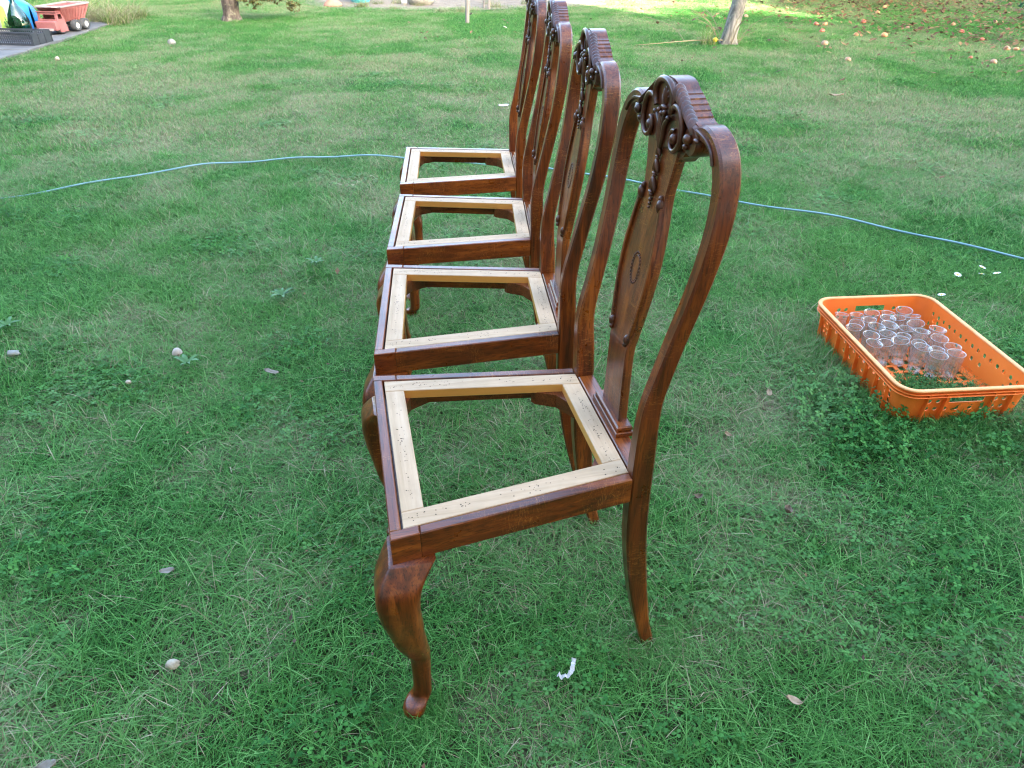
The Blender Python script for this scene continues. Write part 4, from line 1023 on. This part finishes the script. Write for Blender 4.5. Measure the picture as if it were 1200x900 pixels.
for s in (-1, 1):
    for yy in (-.24, .06, .27):
        wx = s*(.165 if yy > 0 else .115); w_ = MB(); w_.lathe([(.052, -.045), (.078, -.045), (.088, -.034), (.090, 0), (.088, .034), (.078, .045), (.052, .045), (.050, .0)], (wx, yy, .090), 24, 'x')
        wo = w_.build('wheel', M_tyre, tr, 40); h_ = MB(); h_.lathe([(.0006, -.032), (.052, -.032), (.0515, .028), (.044, .036), (.030, .030), (.016, .040), (.0006, .042)], (wx+.003*s, yy, .090), 20, 'x')
        if s < 0: h_.v = [(2*wx-x, y_, z) for x, y_, z in h_.v]
        h_.build('hub', M_white, wo, 40)
M_gg = thin_glass('green_bottle_glass', (.30, .60, .50), .05, .35); M_dg = thin_glass('dark_bottle_glass', (.06, .14, .06), .04, .35)
def demijohn(loc, R, H, m, label):
    o = MB(); pr = [(.0006, 0), (R*.72, 0), (R*.90, .02), (R, .09), (R*.98, .17), (R*.80, .24), (R*.45, .31), (R*.22, .36), (R*.17, .42), (R*.16, H-.03), (R*.23, H-.028), (R*.23, H)]
    inn = [(max(r-.004, .0006), z+(.004 if z < .3 else 0)) for r, z in pr[:-2]]+[(R*.13, H)]
    o.lathe(pr+list(reversed(inn)), (0, 0, 0), 32); b = o.build('demijohn', m, None, 50); b.location = loc; return tag(b, label, 'bottle')
demijohn((-5.38, 8.70, .03), .108, .42, M_gg, 'blue green glass demijohn with long neck behind the black crate')
demijohn((-5.90, 8.92, .03), .115, .36, M_dg, 'dark green glass demijohn cut by the left edge')
M_blk = noisy('black_plastic', (.030, .036, .045), (.055, .062, .075), 10, .5, .1, .001)
bc = thing('crate', (-5.17, 8.36, .032), -.12, 'black plastic mesh crate on the path end below the bottles', 'crate')
def meshwall(L, fn, z0=.012, z1=.118):
    holes = []; nx = int(L/.024); dx = (L-.03)/nx
    for i in range(nx):
        for z in [z0+.008+k*.0215 for k in range(4)]: x = -L/2+.015+dx*(i+.5); holes.append([(x-dx*.33, z), (x+dx*.33, z), (x+dx*.33, z+.0145), (x-dx*.33, z+.0145)])
    return plate([(-L/2, 0), (L/2, 0), (L/2, z1), (-L/2, z1)], holes, .004, fn)
meshwall(.62, lambda u, z, d: (u-.11, -.155+d, z)).build('front_wall', M_blk, bc)
meshwall(.62, lambda u, z, d: (u-.11, .155-d, z)).build('back_wall', M_blk, bc)
for xx, s in ((.20, 1), (-.42, -1)):
    plate([(-.151, 0), (.151, 0), (.151, .110), (.09, .115), (.08, .130), (-.08, .130), (-.09, .115), (-.151, .110)], [[(-.05, .098), (.05, .098), (.05, .118), (-.05, .118)]], .004, lambda u, z, d, xx=xx, s=s: (xx-s*d, u, z)).build('end_wall', M_blk, bc)
for u in (-.15, -.05, .05, .15):
    m = MB(); m.box((.2005, u-.004, 0), (.209, u+.004, .100), .001); m.build('rib', M_blk, bc)
m = MB(); m.box((-.424, -.162, .112), (.207, -.1555, .124), .001); m.build('rim', M_blk, bc); m = MB(); m.box((-.415, -.15, .002), (.195, .15, .008)); m.build('floor_grid', M_blk, bc)
# blue sled leaning behind, white and green toy panel
M_blue = noisy('blue_plastic', (.02, .16, .50), (.03, .24, .62), 4, .35, .05, .001)
M_board = mat('toy_board_white', (.30, .31, .30), .6)
bl = MB(); rings = []
for i in range(17):
    t = i/16*2-1; hw = .24*(1-abs(t)**6)**.5+.03; hh = .42*(1-.38*abs(t)**2); cx = t*.58
    ring = []
    for k in range(13): a = PI*k/12; ring.append((cx, -hw*math.cos(a), hh*math.sin(a)**.7))
    for k in range(12, -1, -1): a = PI*k/12; ring.append((cx, -(hw-.008)*math.cos(a), (hh-.008)*math.sin(a)**.7-.001))
    rings.append(ring)
bl.loft(rings); b = bl.build('sled', M_blue, None, 50); b.location = (-6.22, 9.50, .02); b.rotation_euler = (0, 0, -.15); tag(b, 'bright blue plastic sled lying upside down behind the bottles', 'sled')
M_clump = leafmat('pale_weed_leaves', (.08, .20, .06), (.16, .30, .10), (.28, .42, .18))
M_lime = noisy('lime_plastic', (.25, .42, .06), (.31, .48, .09), 6, .4, .05, .001); M_or2 = mat('amber_plastic', (.85, .38, .02), .4)
pn_ = thing('play_board', (-5.80, 9.00, .03), .15, 'white plastic toy panel with lime edge and amber knob', 'toy')
def pv(x, z, d): return (x, d+z*.25, z)
m = plate([(-.20, 0), (.20, 0), (.15, .30), (.10, .40), (-.16, .41)], [], .02, pv); m.build('board', M_board, pn_)
m = plate([(.02, .06), (.10, .06), (.075, .26), (-.02, .36), (-.09, .36), (-.07, .32), (.02, .25)], [], .012, lambda x, z, d: (x, d+z*.25-.0125, z)); m.build('edge_trim', M_lime, pn_)
m = MB(); m.blob((-.03, .055, .30), (.038, .02, .038), 14, 8); m.build('knob', M_or2, pn_, 180)
wl = thing('plant', (-5.62, 9.0, .02), 0, 'light green leafy weed between the two glass demijohns', 'plant'); leaf_obj('leaves', leaf_cloud([((0, 0, .10), .11)], 160, .028, 6), M_clump, wl)
